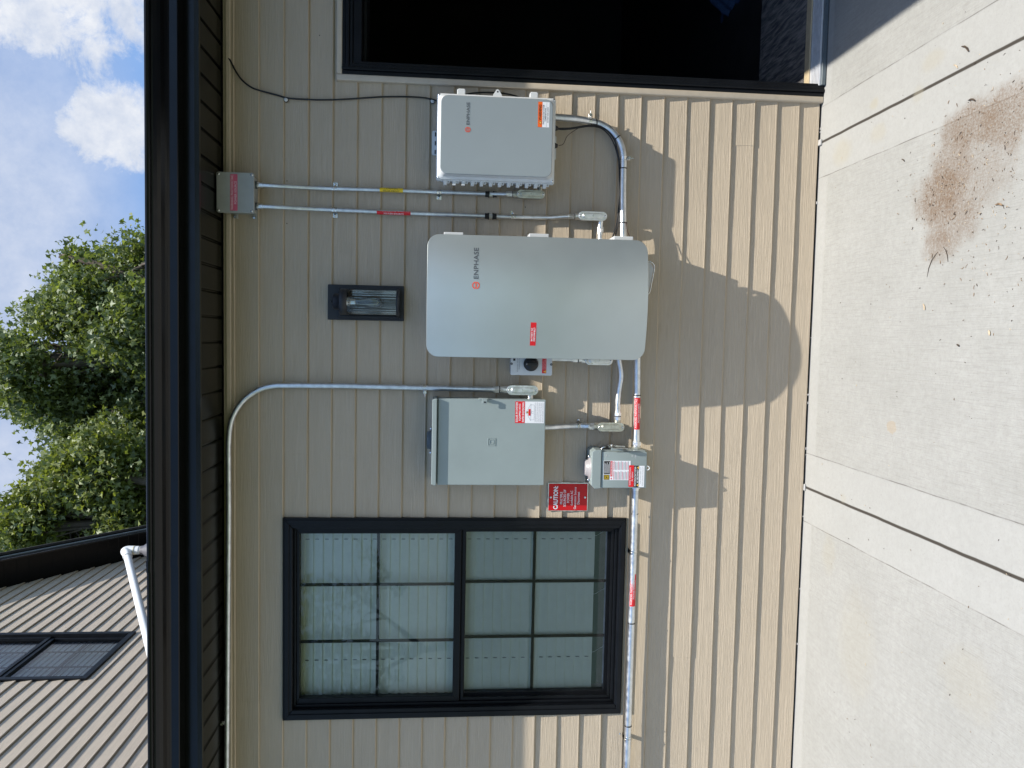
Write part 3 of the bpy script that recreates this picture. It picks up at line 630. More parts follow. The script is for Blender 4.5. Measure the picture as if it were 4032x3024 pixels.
for (ya, yb) in ((1.6, 5.7), (1.6, .3)):
    L_ = math.hypot(yb - ya, jz(yb) - jz(ya)); n = int(L_ / .1023); pts = []
    for i in range(n + 1):
        t = i * .1023 / L_
        for dt, h in ((-.006, 0), (-.002, .005), (.002, .005), (.006, 0)):
            tt = min(max(t + dt / L_, 0), 1); pts.append((ya + (yb - ya) * tt, jz(ya) + (jz(yb) - jz(ya)) * tt + h))
    m = len(pts); mb.add([(GX, y, z) for y, z in pts] + [(GX + ow, y, z) for y, z in pts], [(i, i + 1, m + i + 1, m + i) for i in range(m - 1)], 'soffit')
mb.build('rake_soffit', gab)
mb = MB()
for (ya, yb) in ((1.6, 5.7), (1.6, .3)):
    za, zb = jz(ya), jz(yb)
    for (xa, xb, h0, h1, mt) in ((GX + ow, GX + ow + .014, -.02, .128, 'gutter'), (GX + ow + .0145, GX + ow + .022, .085, .115, 'lid'), (GX + ow + .0145, GX + ow + .03, .116, .135, 'gutter')):
        mb.add([(xa, ya, za + h0), (xb, ya, za + h0), (xb, yb, zb + h0), (xa, yb, zb + h0), (xa, ya, za + h1), (xb, ya, za + h1), (xb, yb, zb + h1), (xa, yb, zb + h1)],
               [(0, 1, 2, 3), (4, 7, 6, 5), (0, 4, 5, 1), (1, 5, 6, 2), (2, 6, 7, 3), (3, 7, 4, 0)], mt)
mb.build('rake_fascia', gab)
mb = MB()
for (ya, yb) in ((1.6, 5.7), (1.6, .3)):
    za, zb = jz(ya) + .14, jz(yb) + .14; xa, xb = -6.6, GX + ow + .05
    mb.add([(xa, ya, za), (xb, ya, za), (xb, yb, zb), (xa, yb, zb), (xa, ya, za + .015), (xb, ya, za + .015), (xb, yb, zb + .015), (xa, yb, zb + .015)],
           [(0, 1, 2, 3), (4, 7, 6, 5), (0, 4, 5, 1), (1, 5, 6, 2), (2, 6, 7, 3), (3, 7, 4, 0)], 'shingle')
mb.build('roof', gab)
mb = MB()
def gframe(mb, y0, y1, z0, z1, w, xa, xb, mat):
    for a in ((y0, y1, z0, z0 + w), (y0, y1, z1 - w, z1), (y0, y0 + w, z0 + w, z1 - w), (y1 - w, y1, z0 + w, z1 - w)): mb.box(xa, xb, a[0], a[1], a[2], a[3], mat, .003)
gw = bpy.data.objects.new('window', None); COL.objects.link(gw); gw.parent = gab; gw.location = (0, -.75, .7)
gframe(mb, GW[0] - .01, GW[1] + .01, GW[2] - .01, GW[3], .04, GX - .03, GX + .022, 'black_trim'); mb.build('frame', gw)
mb = MB(); gframe(mb, GW[0] + .031, GW[1] - .031, GW[2] + .031, 4.60, .028, GX - .035, GX - .004, 'black_trim'); gframe(mb, GW[0] + .031, GW[1] - .031, 4.601, GW[3] - .041, .028, GX - .03, GX + .004, 'black_trim')
mb.build('sash', gw)
mb = MB(); mb.add([(GX - .02, GW[0] + .03, GW[2] + .03), (GX - .02, GW[1] - .03, GW[2] + .03), (GX - .02, GW[1] - .03, GW[3] - .04), (GX - .02, GW[0] + .03, GW[3] - .04)], [(0, 1, 2, 3)], 'glass_dim')
mb.build('glass_pane', gw)
mb = MB()
for yy in (2.12, 2.38): mb.box(GX - .028, GX - .022, yy - .008, yy + .008, GW[2] + .05, GW[3] - .06, 'black_trim')
for zz in (4.31, 4.92): mb.box(GX - .0285, GX - .0225, GW[0] + .05, GW[1] - .05, zz - .008, zz + .008, 'black_trim')
mb.build('grille', gw)
mb = MB(); z = 5.18
while z > 4.06:
    mb.add([(GX - .06, GW[0] + .02, z), (GX - .06, GW[1] - .02, z), (GX - .05, GW[1] - .02, z - .045), (GX - .05, GW[0] + .02, z - .045)], [(0, 1, 2, 3)], 'blind'); z -= .043
o = tag(mb.build('window_blind'), 'white slat blind behind the upstairs gable window', 'blind')
# ---- white vent pipe on the roof
vp = thing('vent_pipe', 'white plastic vent pipe with an elbow standing on the roof before the gable', 'pipe', (-1.484, 1.935, 3.5))
E0 = Vector((-1.492, 1.935, 3.780)); B = Vector((-1.858, .935, 3.232)); Cc = Vector((-2.12, .10, 2.9170)); r = .0242
base = Vector((E0.x, E0.y, 3.522))
mb = MB(); mb.tube([E0 + (B - E0) * .06, B], r, 'pvc', 18); mb.tube([B, B + (Cc - B).normalized() * .8], r, 'pvc', 18); mb.build('pipe', vp)
mb = MB(); dirn = (B - E0).normalized()
mb.tube(arc([E0 - Vector((0, 0, .055)), E0 - Vector((0, 0, .015)), E0 + Vector((0, 0, .006)) + dirn * .016, E0 + dirn * .045, E0 + dirn * .085], 6), r * 1.22, 'pvc', 18); mb.build('elbow', vp)
mb = MB(); mb.cyl(base, E0 - Vector((0, 0, .05)), r, 'pvc', 18); mb.cyl(E0 - Vector((0, 0, .085)), E0 - Vector((0, 0, .05)), r * 1.16, 'pvc', 18); mb.cyl(E0 - Vector((0, 0, .058)), E0 - Vector((0, 0, .052)), r * 1.27, 'pvcglue', 18); mb.build('riser', vp)
mb = MB(); mb.lathe(base, [(.11, .02), (.075, .07), (.052, .115), (.045, .125), (.03, .145), (.0285, .16), (.024, .165)], 'rubber'); mb.cyl(base + Vector((0, 0, .155)), base + Vector((0, 0, .163)), r * 1.12, 'pvcglue'); mb.build('boot', vp)
mb = MB(); mb.cyl(B - (Cc - B).normalized() * .03, B + (Cc - B).normalized() * .03, r * 1.16, 'pvc', 18); mb.build('coupling', vp)

# ------------------------------------------------------------------ conduits
def screw(mb, x, y, z, r=.004, mat='steel'): mb.lathe((x, y, z), [(r * 1.25, 0), (r * 1.2, -.0012), (r * .7, -.0026), (0, -.003)], mat, 10, 'y')
def strap1(parent, x, z, r, d, side, yc):
    """one-hole strap over a conduit; d = axis, side = +1/-1 where its ear lies"""
    mb = MB(); px, pz = -d[1], d[0]; w = .010; pts = []
    R_ = r + .0016
    for k in range(9): th = -PI / 2 + PI * k / 8; pts.append((R_ * math.sin(th) * side, yc - R_ * math.cos(th)))
    pts.append((R_ * side, -.006)); pts.append(((R_ + .018) * side, -.006))
    vs = []
    for a, y in pts:
        for q in (-w, w): vs.append((x + px * a + d[0] * q, y, z + pz * a + d[1] * q))
        for q in (-w, w): vs.append((x + px * a + d[0] * q, y + .0016, z + pz * a + d[1] * q))
    fs = []
    for i in range(len(pts) - 1): a = i * 4; fs += [(a, a + 1, a + 5, a + 4), (a + 2, a + 6, a + 7, a + 3), (a, a + 4, a + 6, a + 2), (a + 1, a + 3, a + 7, a + 5)]
    mb.add(vs, fs, 'steel'); ea = (R_ + .009) * side; screw(mb, x + px * ea, -.0065, z + pz * ea, .0052)
    # rib
    mb.tube([(x + px * R_ * 1.04 * math.sin(t) * side, yc - (R_ + .001) * math.cos(t), z + pz * R_ * 1.04 * math.sin(t) * side) for t in [-1.2 + .3 * k for k in range(9)]], .0016, 'steel', 6)
    return mb.build('strap', parent)
def clampy(parent, x, z, r, d, side, yc):
    """hanger clamp with a bolt sticking out to one side"""
    mb = MB(); px, pz = -d[1], d[0]; R_ = r + .001
    ring = []
    for k in range(17): th = 2 * PI * k / 16; ring.append((R_ * math.sin(th), yc - R_ * math.cos(th)))
    vs = []; w = .007
    for a, y in ring:
        for q in (-w, w): vs.append((x + px * a + d[0] * q, y, z + pz * a + d[1] * q))
    mb.add(vs, [(2 * i, 2 * i + 1, 2 * i + 3, 2 * i + 2) for i in range(16)], 'steel', True)
    def P(a, y, q=0): return (x + px * a * side + d[0] * q, y, z + pz * a * side + d[1] * q)
    for q in (-w * .9, w * .9): mb.tube([P(R_ - .002, yc - .006, q), P(R_ + .014, yc - .004, q)], .0022, 'steel', 6)
    mb.tube([P(R_ + .008, yc - .012), P(R_ + .008, yc + .012)], .003, 'steel', 8); mb.tube([P(R_ - .002, yc - .006), P(R_ + .026, yc - .010)], .0024, 'steel', 8)
    mb.tube([P(R_ + .008, yc - .016), P(R_ + .008, yc - .011)], .0065, 'steel', 6, smooth=False); mb.tube([P(0, yc + r), P(0, 0)], .006, 'steel', 8)
    return mb.build('clamp', parent)
def connector(parent, p, d, r, name='connector', mat='cast', n1=.022, L1=.020, washer=True):
    """hex compression connector: p where the pipe enters, d axis towards the fitting"""
    mb = MB(); p = Vector(p); d = Vector(d).normalized()
    mb.tube([p, p + d * L1], r * 1.36, mat, 6, smooth=False); mb.tube([p - d * .006, p + d * .001], r * 1.18, mat, 16)
    if washer: mb.tube([p + d * L1, p + d * (L1 + .004)], r * 1.30, 'blackp', 16)
    mb.tube([p + d * (L1 + .004), p + d * (L1 + .018)], r * 1.30, mat, 8, smooth=False); mb.tube([p + d * (L1 + .018), p + d * (L1 + .026)], r * 1.08, mat, 16)
    return mb.build(name, parent)
def conduit_body(label, x0, x1, z0, z1, yf, mat='cast', outlet=None, back=None):
    t = thing('conduit_elbow', label, 'conduit fitting', ((x0 + x1) / 2, 0, z0), 'conduit fittings with oval covers')
    w = x1 - x0; r = w / 2 - .0005
    mb = MB(); mb.prism(rrect(x0 + .003, x1 - .003, z0 + .003, z1 - .003, r - .003, 8), yf + .045, yf + .008, mat, .0, smooth=False); mb.build('body', t)
    mb = MB(); mb.prism(rrect(x0, x1, z0, z1, r, 9), yf + .008, yf + .003, mat, .0015, 2)
    a = w * .21
    mb.prism(rrect(x0 + a, x1 - a, z0 + a * 2.0, z1 - a * 2.0, r - a, 7), yf + .004, yf - .0030, mat, .0028, 3)
    b = w * .32
    mb.prism(rrect(x0 + b, x1 - b, z0 + a * 2.0 + (b - a), z1 - a * 2.0 - (b - a), r - b, 6), yf - .0029, yf - .0040, mat, .0006, 1)
    for zz in (z0 + w * .20, z1 - w * .20): screw(mb, (x0 + x1) / 2, yf + .003, zz, .0035)
    fnp = plane(yf - .0040)
    cxm = (x0 + x1) / 2
    mb.text('COVER', cxm - w * .10, cxm + w * .12, (z0 + z1) / 2 - .003, (z0 + z1) / 2 + .003, fnp, 'steel')
    mb.build('cover', t)
    if outlet:   # (side, z, length, radius)
        s_, zz, ln, rr = outlet; xa = x1 - .006 if s_ > 0 else x0 + .006
        mb = MB(); mb.cyl((xa, yf + .026, zz), (xa + s_ * ln, yf + .026, zz), rr, mat, 18); mb.build('outlet', t)
    mb = MB(); mb.cyl(((x0 + x1) / 2, yf + .028, z1 - .012), ((x0 + x1) / 2, yf + .028, z1 + .012), w * .36, mat, 18); mb.build('neck', t)
    return t
def ziptie(parent, p, d, r, tail=None):
    mb = MB(); p = Vector(p); d = Vector(d).normalized(); mb.tube([p - d * .0022, p + d * .0022], r + .0012, 'blackp', 18)
    if tail: mb.tube([p + Vector((0, 0, 0)), p + Vector(tail)], .002, 'blackp', 5)
    return mb.build('cable_tie', parent)
def label_on(parent, fn, w, h, mat, lines, tmat, bold=.012, tri=None):
    mb = MB(); mb.rect(-w / 2, w / 2, -h / 2, h / 2, fn, mat, 0, 2, 10)
    for (s_, u0, u1, v0, v1) in lines: mb.text(s_, u0, u1, v0, v1, fn, tmat, .0004, bold)
    if tri: mb.flat([(tri - .005, .0015), (tri + .005, .0015), (tri, .0095)], fn, 'ink', .0004)
    return mb.build('warning_label', parent)

YR = -.030
# a: long conduit along the soffit, down to the panel
ca = thing('conduit', 'long steel conduit bent down from the soffit toward the panel', 'conduit', (-.228, YR, 1.43), 'steel conduits')
mb = MB(); path = [(-3.2, YR - .004, 2.574), (-1.9, YR - .004, 2.569), (-1.3, YR - .004, 2.563), (-.773, YR - .002, 2.558)] + arc([(-.60, YR, 2.559), (-.468, YR, 2.558), (-.376, YR, 2.545), (-.300, YR, 2.502), (-.252, YR, 2.440), (-.2315, YR, 2.375), (-.228, YR, 2.30)], 8) + [(-.226, YR, 2.087), (-.229, YR, 1.75), (-.230, -.040, 1.60), (-.2305, -.050, 1.42)]
mb.tube(path, .0117, 'galv', 18); mb.build('tube', ca)
clampy(ca, -.228, 1.731, .0117, (0, -1), -1, YR); clampy(ca, -1.70, 2.567, .0117, (1, 0), 1, YR)
connector(ca, (-.2305, -.050, 1.432), (0, 0, -1), .0117)
conduit_body('oval fitting ending the long bent conduit, beside the breaker panel door hasp', -.2525, -.2095, 1.244, 1.380, -.078, 'cast', (-1, 1.276, .03, .0135))
# b, c from the junction box
jb = (.604, .517)
cb = thing('conduit', 'thin steel conduit with a yellow caution label', 'conduit', (jb[0], YR, 1.36), 'steel conduits')
mb = MB(); mb.tube(arc([(.604, -.058, 2.44), (.604, -.056, 2.36), (.605, -.044, 2.28), (.606, -.030, 2.19), (.607, -.027, 2.05), (.608, -.027, 1.80)], 5) + [(.607, -.027, 1.50), (.606, -.040, 1.42), (.606, -.050, 1.34)], .0089, 'galv', 16); mb.build('tube', cb)
cc_ = thing('conduit', 'thin steel conduit with a red label running from the junction box', 'conduit', (jb[1], YR, 1.09), 'steel conduits')
mb = MB(); mb.tube(arc([(.517, -.058, 2.44), (.517, -.056, 2.36), (.5175, -.044, 2.28), (.518, -.030, 2.19), (.517, -.027, 2.05), (.515, -.027, 1.80)], 5) + [(.513, -.027, 1.50), (.513, -.027, 1.30), (.514, -.034, 1.20), (.519, -.048, 1.14), (.520, -.050, 1.09)], .0089, 'galv', 16); mb.build('tube', cc_)
for P_, xx, xl in ((cb, .604, .606), (cc_, .517, .513)):
    mb = MB(); mb.tube([(xx, -.058, 2.443), (xx, -.058, 2.432)], .0155, 'paint_dark', 18); mb.tube([(xx, -.058, 2.432), (xx, -.058, 2.424)], .0135, 'cast', 8, smooth=False); mb.tube([(xx, -.058, 2.424), (xx, -.058, 2.410)], .0115, 'cast', 16); mb.build('connector', P_)
    mb = MB()
    for za, zb, rr, mt in ((1.486, 1.474, .0125, 'blackp'), (1.474, 1.468, .0145, 'blackp'), (1.468, 1.454, .0125, 'steel'), (1.454, 1.448, .0145, 'blackp'), (1.448, 1.436, .0125, 'blackp')):
        mb.tube([(xl, -.029, za), (xl, -.029, zb)], rr, mt, 8, smooth=False)
    mb.build('coupling', P_)
strap1(cb, .6065, 2.122, .0089, (0, -1), 1, -.027); strap1(cb, .608, 1.683, .0089, (0, -1), -1, -.027)
strap1(cc_, .5175, 2.122, .0089, (0, -1), -1, -.027); strap1(cc_, .513, 1.363, .0089, (0, -1), 1, -.027)
connector(cb, (.606, -.050, 1.392), (0, 0, -1), .0089); connector(cc_, (.520, -.050, 1.122), (0, 0, -1), .0089)
label_on(cb, tubefn(.608, 1.884, -.027, .0092, (0, -1)), .098, .022, 'yellow', [('CAUTION', -.021, .026, .0020, .0085), ('SOLAR CIRCUIT', -.034, .034, -.0080, -.0018)], 'ink', .02, -.028)
label_on(cc_, tubefn(.514, 1.873, -.027, .0092, (0, -1)), .142, .0245, 'red', [('WARNING: PHOTOVOLTAIC', -.064, .066, .0025, .0100), ('POWER SOURCE', -.042, .042, -.0090, -.0020)], 'white', .01)
conduit_body('oval fitting ending the yellow labelled conduit, next to the combiner box tabs', .5865, .6225, 1.234, 1.3545, -.078, 'cast_warm', (1, 1.253, .022, .0105))
conduit_body('bluish white oval fitting ending the thin red labelled conduit near the battery', .502, .5410, .964, 1.0870, -.078, 'cast', (-1, .988, .03, .0115))
cs = thing('conduit', 'short steel conduit stub from the oval fitting into the battery', 'conduit', (.45, -.05, .988), 'steel conduits')
mb = MB(); mb.tube([(.50, -.052, .988), (.38, -.052, .988)], .0105, 'galv', 16); mb.build('tube', cs)
mb = MB(); mb.tube([(.478, -.052, .988), (.470, -.052, .988)], .0145, 'cast', 16); mb.tube([(.469, -.052, .988), (.456, -.052, .988)], .0150, 'cast', 6, smooth=False); mb.tube([(.456, -.052, .988), (.446, -.052, .988)], .0130, 'cast', 16); mb.build('connector', cs)
# d: bend from the combiner to the battery
cd = thing('conduit', 'thick steel conduit curving from the combiner box to the battery', 'conduit', (.9, -.05, .9), 'steel conduits')
dp = arc([(.929, -.075, 1.21), (.928, -.068, 1.12), (.926, -.052, 1.055), (.919, -.046, 1.005), (.895, -.044, .955), (.855, -.044, .918), (.81, -.044, .899), (.765, -.044, .893), (.70, -.046, .893), (.59, -.056, .893), (.48, -.072, .892), (.40, -.078, .891)], 6)
mb = MB(); mb.tube(dp, .0147, 'galv', 18); mb.build('tube', cd)
clampy(cd, .925, 1.044, .0147, (0, -1), 1, -.050); clampy(cd, .776, .893, .0147, (-1, 0), 1, -.044)
ziptie(cd, (.921, -.046, 1.016), (.08, 0, -1), .0155); ziptie(cd, (.862, -.044, .923), (-.7, 0, -.55), .0155, (-.012, -.016, .018)); ziptie(cd, (.733, -.045, .893), (-1, 0, 0), .0155); ziptie(cd, (.497, -.070, .892), (-1, 0, 0), .0155)
# cables that follow it
cw = thing('cable', 'two black cables tied under the curved conduit below the combiner box', 'cable', (.88, -.07, 1.15))
mb = MB(); mb.tube(arc([(.884, -.070, 1.195), (.885, -.068, 1.165), (.890, -.064, 1.12), (.905, -.060, 1.05), (.904, -.054, 1.00), (.882, -.052, .962), (.85, -.050, .936), (.81, -.046, .922), (.76, -.044, .912), (.70, -.048, .909), (.62, -.05, .905), (.53, -.06, .914), (.47, -.07, .925), (.43, -.075, .938), (.39, -.08, .945)], 5), .0036, 'cable', 8); mb.build('wire', cw)
mb = MB(); mb.tube(arc([(.882, -.072, 1.195), (.880, -.070, 1.165), (.886, -.068, 1.12), (.900, -.062, 1.05), (.897, -.056, 1.00), (.875, -.052, .966), (.84, -.048, .94), (.79, -.044, .92), (.72, -.044, .905), (.62, -.048, .899), (.54, -.06, .907), (.48, -.068, .915), (.42, -.075, .93)], 5), .0030, 'cable', 8); mb.build('wire', cw)
cr_ = thing('cable', 'thin brown wire looping from a black gland under the combiner box', 'cable', (.81, -.07, 1.17))
mb = MB(); mb.tube(arc([(.812, -.070, 1.180), (.820, -.070, 1.160), (.852, -.068, 1.145), (.874, -.066, 1.12), (.893, -.062, 1.09), (.905, -.060, 1.05), (.906, -.056, 1.00)], 6), .0014, 'redwire', 6); mb.build('wire', cr_)
mb = MB(); mb.tube(arc([(.50, -.085, .885), (.46, -.09, .877), (.43, -.095, .866), (.40, -.10, .86)], 5), .0018, 'redwire', 6); mb.build('wire', cr_)
# e: panel -> fitting -> behind the battery
ce = thing('conduit', 'short steel conduit dropping from the bottom of the panel', 'conduit', (-.39, -.045, 1.1), 'steel conduits')
mb = MB(); mb.tube(arc([(-.392, -.060, 1.235), (-.391, -.055, 1.17), (-.389, -.038, 1.11), (-.387, -.034, 1.06), (-.386, -.045, 1.01), (-.386, -.050, .97)], 5), .0117, 'galv', 18); mb.build('tube', ce)
strap1(ce, -.387, 1.053, .0117, (0, -1), 1, -.034); connector(ce, (-.386, -.048, 1.012), (0, 0, -1), .0117, washer=False)
conduit_body('yellowish oval fitting between the breaker panel and the small disconnect switch', -.4065, -.3665, .861, .980, -.078, 'cast_warm', (1, .888, .022, .0135))
cf = thing('conduit', 'wavy steel conduit between the oval fitting and the battery', 'conduit', (-.2, -.05, .89), 'steel conduits')
mb = MB(); mb.tube(arc([(-.345, -.052, .888), (-.315, -.052, .888), (-.27, -.052, .889), (-.22, -.052, .884), (-.17, -.052, .878), (-.13, -.052, .882), (-.09, -.052, .890), (-.02, -.052, .893)], 6), .0117, 'galv', 18); mb.build('tube', cf)
connector(cf, (-.325, -.052, .888), (-1, 0, 0), .0117, L1=.014)
# f / g: the lower horizontal run
cfr = thing('conduit', 'thick steel conduit with a red label between battery and disconnect', 'conduit', (-.28, -.052, .803), 'steel conduits')
mb = MB(); mb.tube([(.10, -.058, .818), (-.02, -.056, .811), (-.20, -.054, .8055), (-.49, -.052, .800)], .0150, 'galv', 20); mb.build('tube', cfr)
ziptie(cfr, (-.247, -.0535, .8045), (1, 0, 0), .0152)
mb = MB(); mb.tube([(-.452, -.052, .8003), (-.467, -.052, .8003)], .0200, 'cast', 6, smooth=False); mb.tube([(-.467, -.052, .8003), (-.474, -.052, .8003)], .0172, 'cast', 16); mb.tube([(-.474, -.052, .8003), (-.483, -.052, .8003)], .0205, 'cast_warm', 8, smooth=False); mb.build('connector', cfr)
label_on(cfr, tubefn(-.327, .8035, -.0535, .0152, (1, .012)), .140, .0285, 'red', [('WARNING: PHOTOVOLTAIC', -.066, .066, .0025, .0115), ('POWER SOURCE', -.040, .044, -.0105, -.0015)], 'white', .01)
cg = thing('conduit', 'long steel conduit running under the window out of view', 'conduit', (-1.2, -.05, .797), 'steel conduits')
mb = MB(); mb.tube([(-.63, -.052, .799), (-.80, -.050, .798), (-1.25, -.048, .7975), (-1.76, -.048, .798), (-3.0, -.048, .801)], .0150, 'galv', 20); mb.build('tube', cg)
mb = MB(); mb.tube([(-.660, -.052, .7985), (-.668, -.052, .7985)], .0172, 'cast', 16); mb.tube([(-.646, -.052, .7985), (-.660, -.052, .7985)], .0200, 'cast', 6, smooth=False); mb.build('connector', cg)
for xx in (-.775, -1.271, -1.745): ziptie(cg, (xx, -.0485, .7977), (1, 0, 0), .0152)
strap1(cg, -.948, .798, .0150, (1, 0), 1, -.048); strap1(cg, -1.804, .798, .0150, (1, 0), 1, -.048)
label_on(cg, tubefn(-1.118, .7975, -.048, .0152, (1, 0)), .146, .0290, 'red', [('WARNING: PHOTOVOLTAIC', -.068, .068, .0035, .0125), ('POWER SOURCE', -.040, .048, -.0085, .0005)], 'white', .01)
# small conduit below the rotary switch
cr2 = thing('conduit', 'short steel conduit stub under the rotary switch box', 'conduit', (-.094, -.05, 1.1), 'steel conduits')
mb = MB(); mb.tube([(-.094, -.050, 1.20), (-.094, -.050, 1.03)], .0105, 'galv', 16); mb.build('tube', cr2); connector(cr2, (-.094, -.050, 1.092), (0, 0, -1), .0105)
conduit_body('dark rimmed oval conduit fitting peeking out from behind the battery', -.117, -.077, .921, 1.041, -.075, 'cast', (1, .95, .03, .011))

# black cable on the wall top
cbk = thing('cable', 'black cable drooping down the wall from the soffit to the combiner box', 'cable', (1.0, -.015, 2.3))
mb = MB(); mb.tube(arc([(1.13, -.012, 2.562), (1.112, -.016, 2.549), (1.072, -.018, 2.528), (1.036, -.018, 2.500), (1.010, -.017, 2.462), (.997, -.016, 2.415), (.985, -.016, 2.36), (.975, -.016, 2.318), (.973, -.016, 2.25), (.974, -.016, 2.18), (.980, -.016, 2.09), (.990, -.016, 2.0), (.998, -.016, 1.92), (1.003, -.016, 1.82), (1.001, -.016, 1.745), (.992, -.018, 1.70), (.985, -.02, 1.66), (1.0, -.03, 1.62), (1.022, -.034, 1.56), (1.030, -.036, 1.48), (1.028, -.034, 1.40), (1.012, -.03, 1.33), (.985, -.03, 1.28)], 5), .0036, 'cable', 8); mb.build('wire', cbk)
for i, (xx, zz) in enumerate(((.969, 2.326), (.990, 1.716))):
    mb = MB(); mb.lathe((xx, -.012, zz), [(.0085, 0), (.0085, -.004), (.006, -.007), (0, -.0085)], 'plastic', 14, 'y'); mb.lathe((xx, -.006, zz), [(.010, 0), (.010, -.007), (.0085, -.0075)], 'blackp', 14, 'y'); mb.build('cable_clip', cbk)

# ------------------------------------------------------------------ junction box
t = thing('junction_box', 'grey junction box with a faded pink label tucked under the soffit', 'junction box', (.5625, 0, 2.433))
mb = MB(); mb.prism(rrect(.490, .636, 2.441, 2.580, .008), .0, -.094, 'jboxm'); mb.build('body', t)
mb = MB(); mb.prism(rrect(.481, .644, 2.434, 2.5835, .007), -.094, -.106, 'jboxm', .002, 2)
mb.build('lid', t)
for xx in (.4895, .6355):
    for zz in (2.4425, 2.575): mb = MB(); screw(mb, xx, -.106, zz, .0042); mb.build('screw', t)
fn = plane(-.1065); mb = MB(); mb.rect(.489, .636, 2.4995, 2.5285, fn, 'pink')
mb.text('WARNING: PHOTOVOLTAIC', .4925, .6325, 2.5165, 2.5255, fn, 'pinkwhite', .0006, .005); mb.text('POWER SOURCE', .516, .608, 2.5030, 2.5120, fn, 'pinkwhite', .0006, .005); mb.build('warning_label', t)
for zz in (2.452, 2.530): mb = MB(); mb.box(.470, .492, -.020, -.006, zz - .008, zz + .008, 'jboxm', .002); mb.tube([(.474, -.02, zz), (.474, -.034, zz)], .005, 'steel', 8); mb.build('mounting_foot', t)

# ------------------------------------------------------------------ logos
def emblem(mb, cx, cz, r, fn, eps=.0008):
    mt = 'logored'; n = 20; ri = r * .74
    for (a0, a1) in ((10, 170), (190, 350)):
        ring = []
        for k in range(n + 1): th = math.radians(a0 + (a1 - a0) * k / n); ring += [(cx + r * math.cos(th), cz + r * math.sin(th)), (cx + ri * math.cos(th), cz + ri * math.sin(th))]
        mb.add([fn(u, v, eps) for u, v in ring], [(2 * i, 2 * i + 1, 2 * i + 3, 2 * i + 2) for i in range(n)], mt)
    mb.rect(cx - r * .78, cx + r * .98, cz + r * .02, cz + r * .17, fn, mt, eps); mb.rect(cx - r * .78, cx + r * .78, cz - r * .24, cz - r * .09, fn, mt, eps)

# ------------------------------------------------------------------ battery
bt = thing('wall_battery', 'tall silver battery cabinet with rounded corners hung on the wall', 'battery', (.159, 0, .818))
bx0, bx1, bz0, bz1, bcx = -.088, .407, .818, 1.722, .1595
def bdep(x, z): return .198 + .045 * (1 - ((x - bcx) / .2475) ** 2) + .020 * (1 - ((z - 1.27) / .452) ** 2)
out_ = rrect(bx0, bx1, bz0, bz1, .048, 8)
mb = MB()
def cover_grid():
    nx, nz = 36, 60; b = bmesh.new(); idx = {}
    def zlim(x):
        r = .048; e = min(x - bx0, bx1 - x)
        return 0 if e >= r else r - math.sqrt(max(0, r * r - (r - e) ** 2))
    xs = [bx0] + [bx0 + .048 * (1 - math.cos(PI / 2 * k / 8)) for k in range(1, 9)] + [bx0 + .048 + (bx1 - bx0 - .096) * k / 20 for k in range(1, 20)] + [bx1 - .048 * (1 - math.cos(PI / 2 * k / 8)) for k in range(8, 0, -1)] + [bx1]
    vs = []; m = nz + 1
    for x in xs:
        q = zlim(x)
        for j in range(m): z = (bz0 + q) + (bz1 - bz0 - 2 * q) * j / nz; vs.append((x, -bdep(x, z), z))
    fs = [(i * m + j, (i + 1) * m + j, (i + 1) * m + j + 1, i * m + j + 1) for i in range(len(xs) - 1) for j in range(nz)]
    loop = [(x, -bdep(x, bz0 + zlim(x)), bz0 + zlim(x)) for x in xs] + [(x, -bdep(x, bz1 - zlim(x)), bz1 - zlim(x)) for x in xs[::-1]]
    return vs, fs, loop
vs, fs, loop = cover_grid(); mb.add(vs, fs, 'silver', True)
# rolled edge and return
n = len(loop); cxx, czz = bcx, (bz0 + bz1) / 2
def inset(p, d, dy):
    x, y, z = p; return (x - (d if x > cxx else -d) * min(1, abs(x - cxx) / .2), y + dy, z - (d if z > czz else -d) * min(1, abs(z - czz) / .4))
rings = [loop, [inset(p, -.0012, .0015) for p in loop], [inset(p, -.0012, .006) for p in loop], [inset(p, .002, .030) for p in loop]]
for a, b in zip(rings, rings[1:]): mb.add(a + b, [(i, (i + 1) % n, n + (i + 1) % n, n + i) for i in range(n)], 'silver', True)
mb.build('cover', bt)
mb = MB(); mb.prism(rrect(-.035, .365, .885, 1.690, .02), -.035, -.188, 'body', .004); mb.build('casing', bt)
mb = MB(); mb.prism(rrect(-.070, .392, .850, 1.700, .03), -.165, -.178, 'plastic', .002); mb.build('rim', bt)
for za, zb in ((1.224, 1.307), (.868, .951), (1.578, 1.659)): mb = MB(); mb.box(.30, .4275 if za < 1.5 else .4225, -.165, -.060 if za < 1.5 else -.12, za, zb, 'plastic', .003); mb.build('side_bracket', bt)
for za in (1.02, 1.50): mb = MB(); mb.box(-.02, .34, -.035, .0, za, za + .08, 'galv', .002); mb.build('wall_bracket', bt)
mb = MB(); mb.tube(arc([(.325, -.160, .850), (.327, -.162, .800), (.318, -.163, .781), (.298, -.163, .774), (.24, -.162, .783), (.19, -.160, .796), (.188, -.160, .85)], 5), .0022, 'steel', 8)
mb.add([(.322, -.1645, .84), (.192, -.1645, .84), (.192, -.1645, .797), (.298, -.1645, .778), (.322, -.1645, .792)], [(0, 1, 2, 3, 4)], 'body'); mb.build('handle', bt)
bfn = lambda u, v, e: (u, -bdep(u, v) - .0004 - e, v)
mb = MB(); emblem(mb, .2015, 1.527, .0150, bfn); mb.build('emblem', bt)
mb = MB(); mb.text('ENPHASE', .2275, .3545, 1.5175, 1.5365, bfn, 'logogrey', .0008, .012); mb.build('lettering', bt)
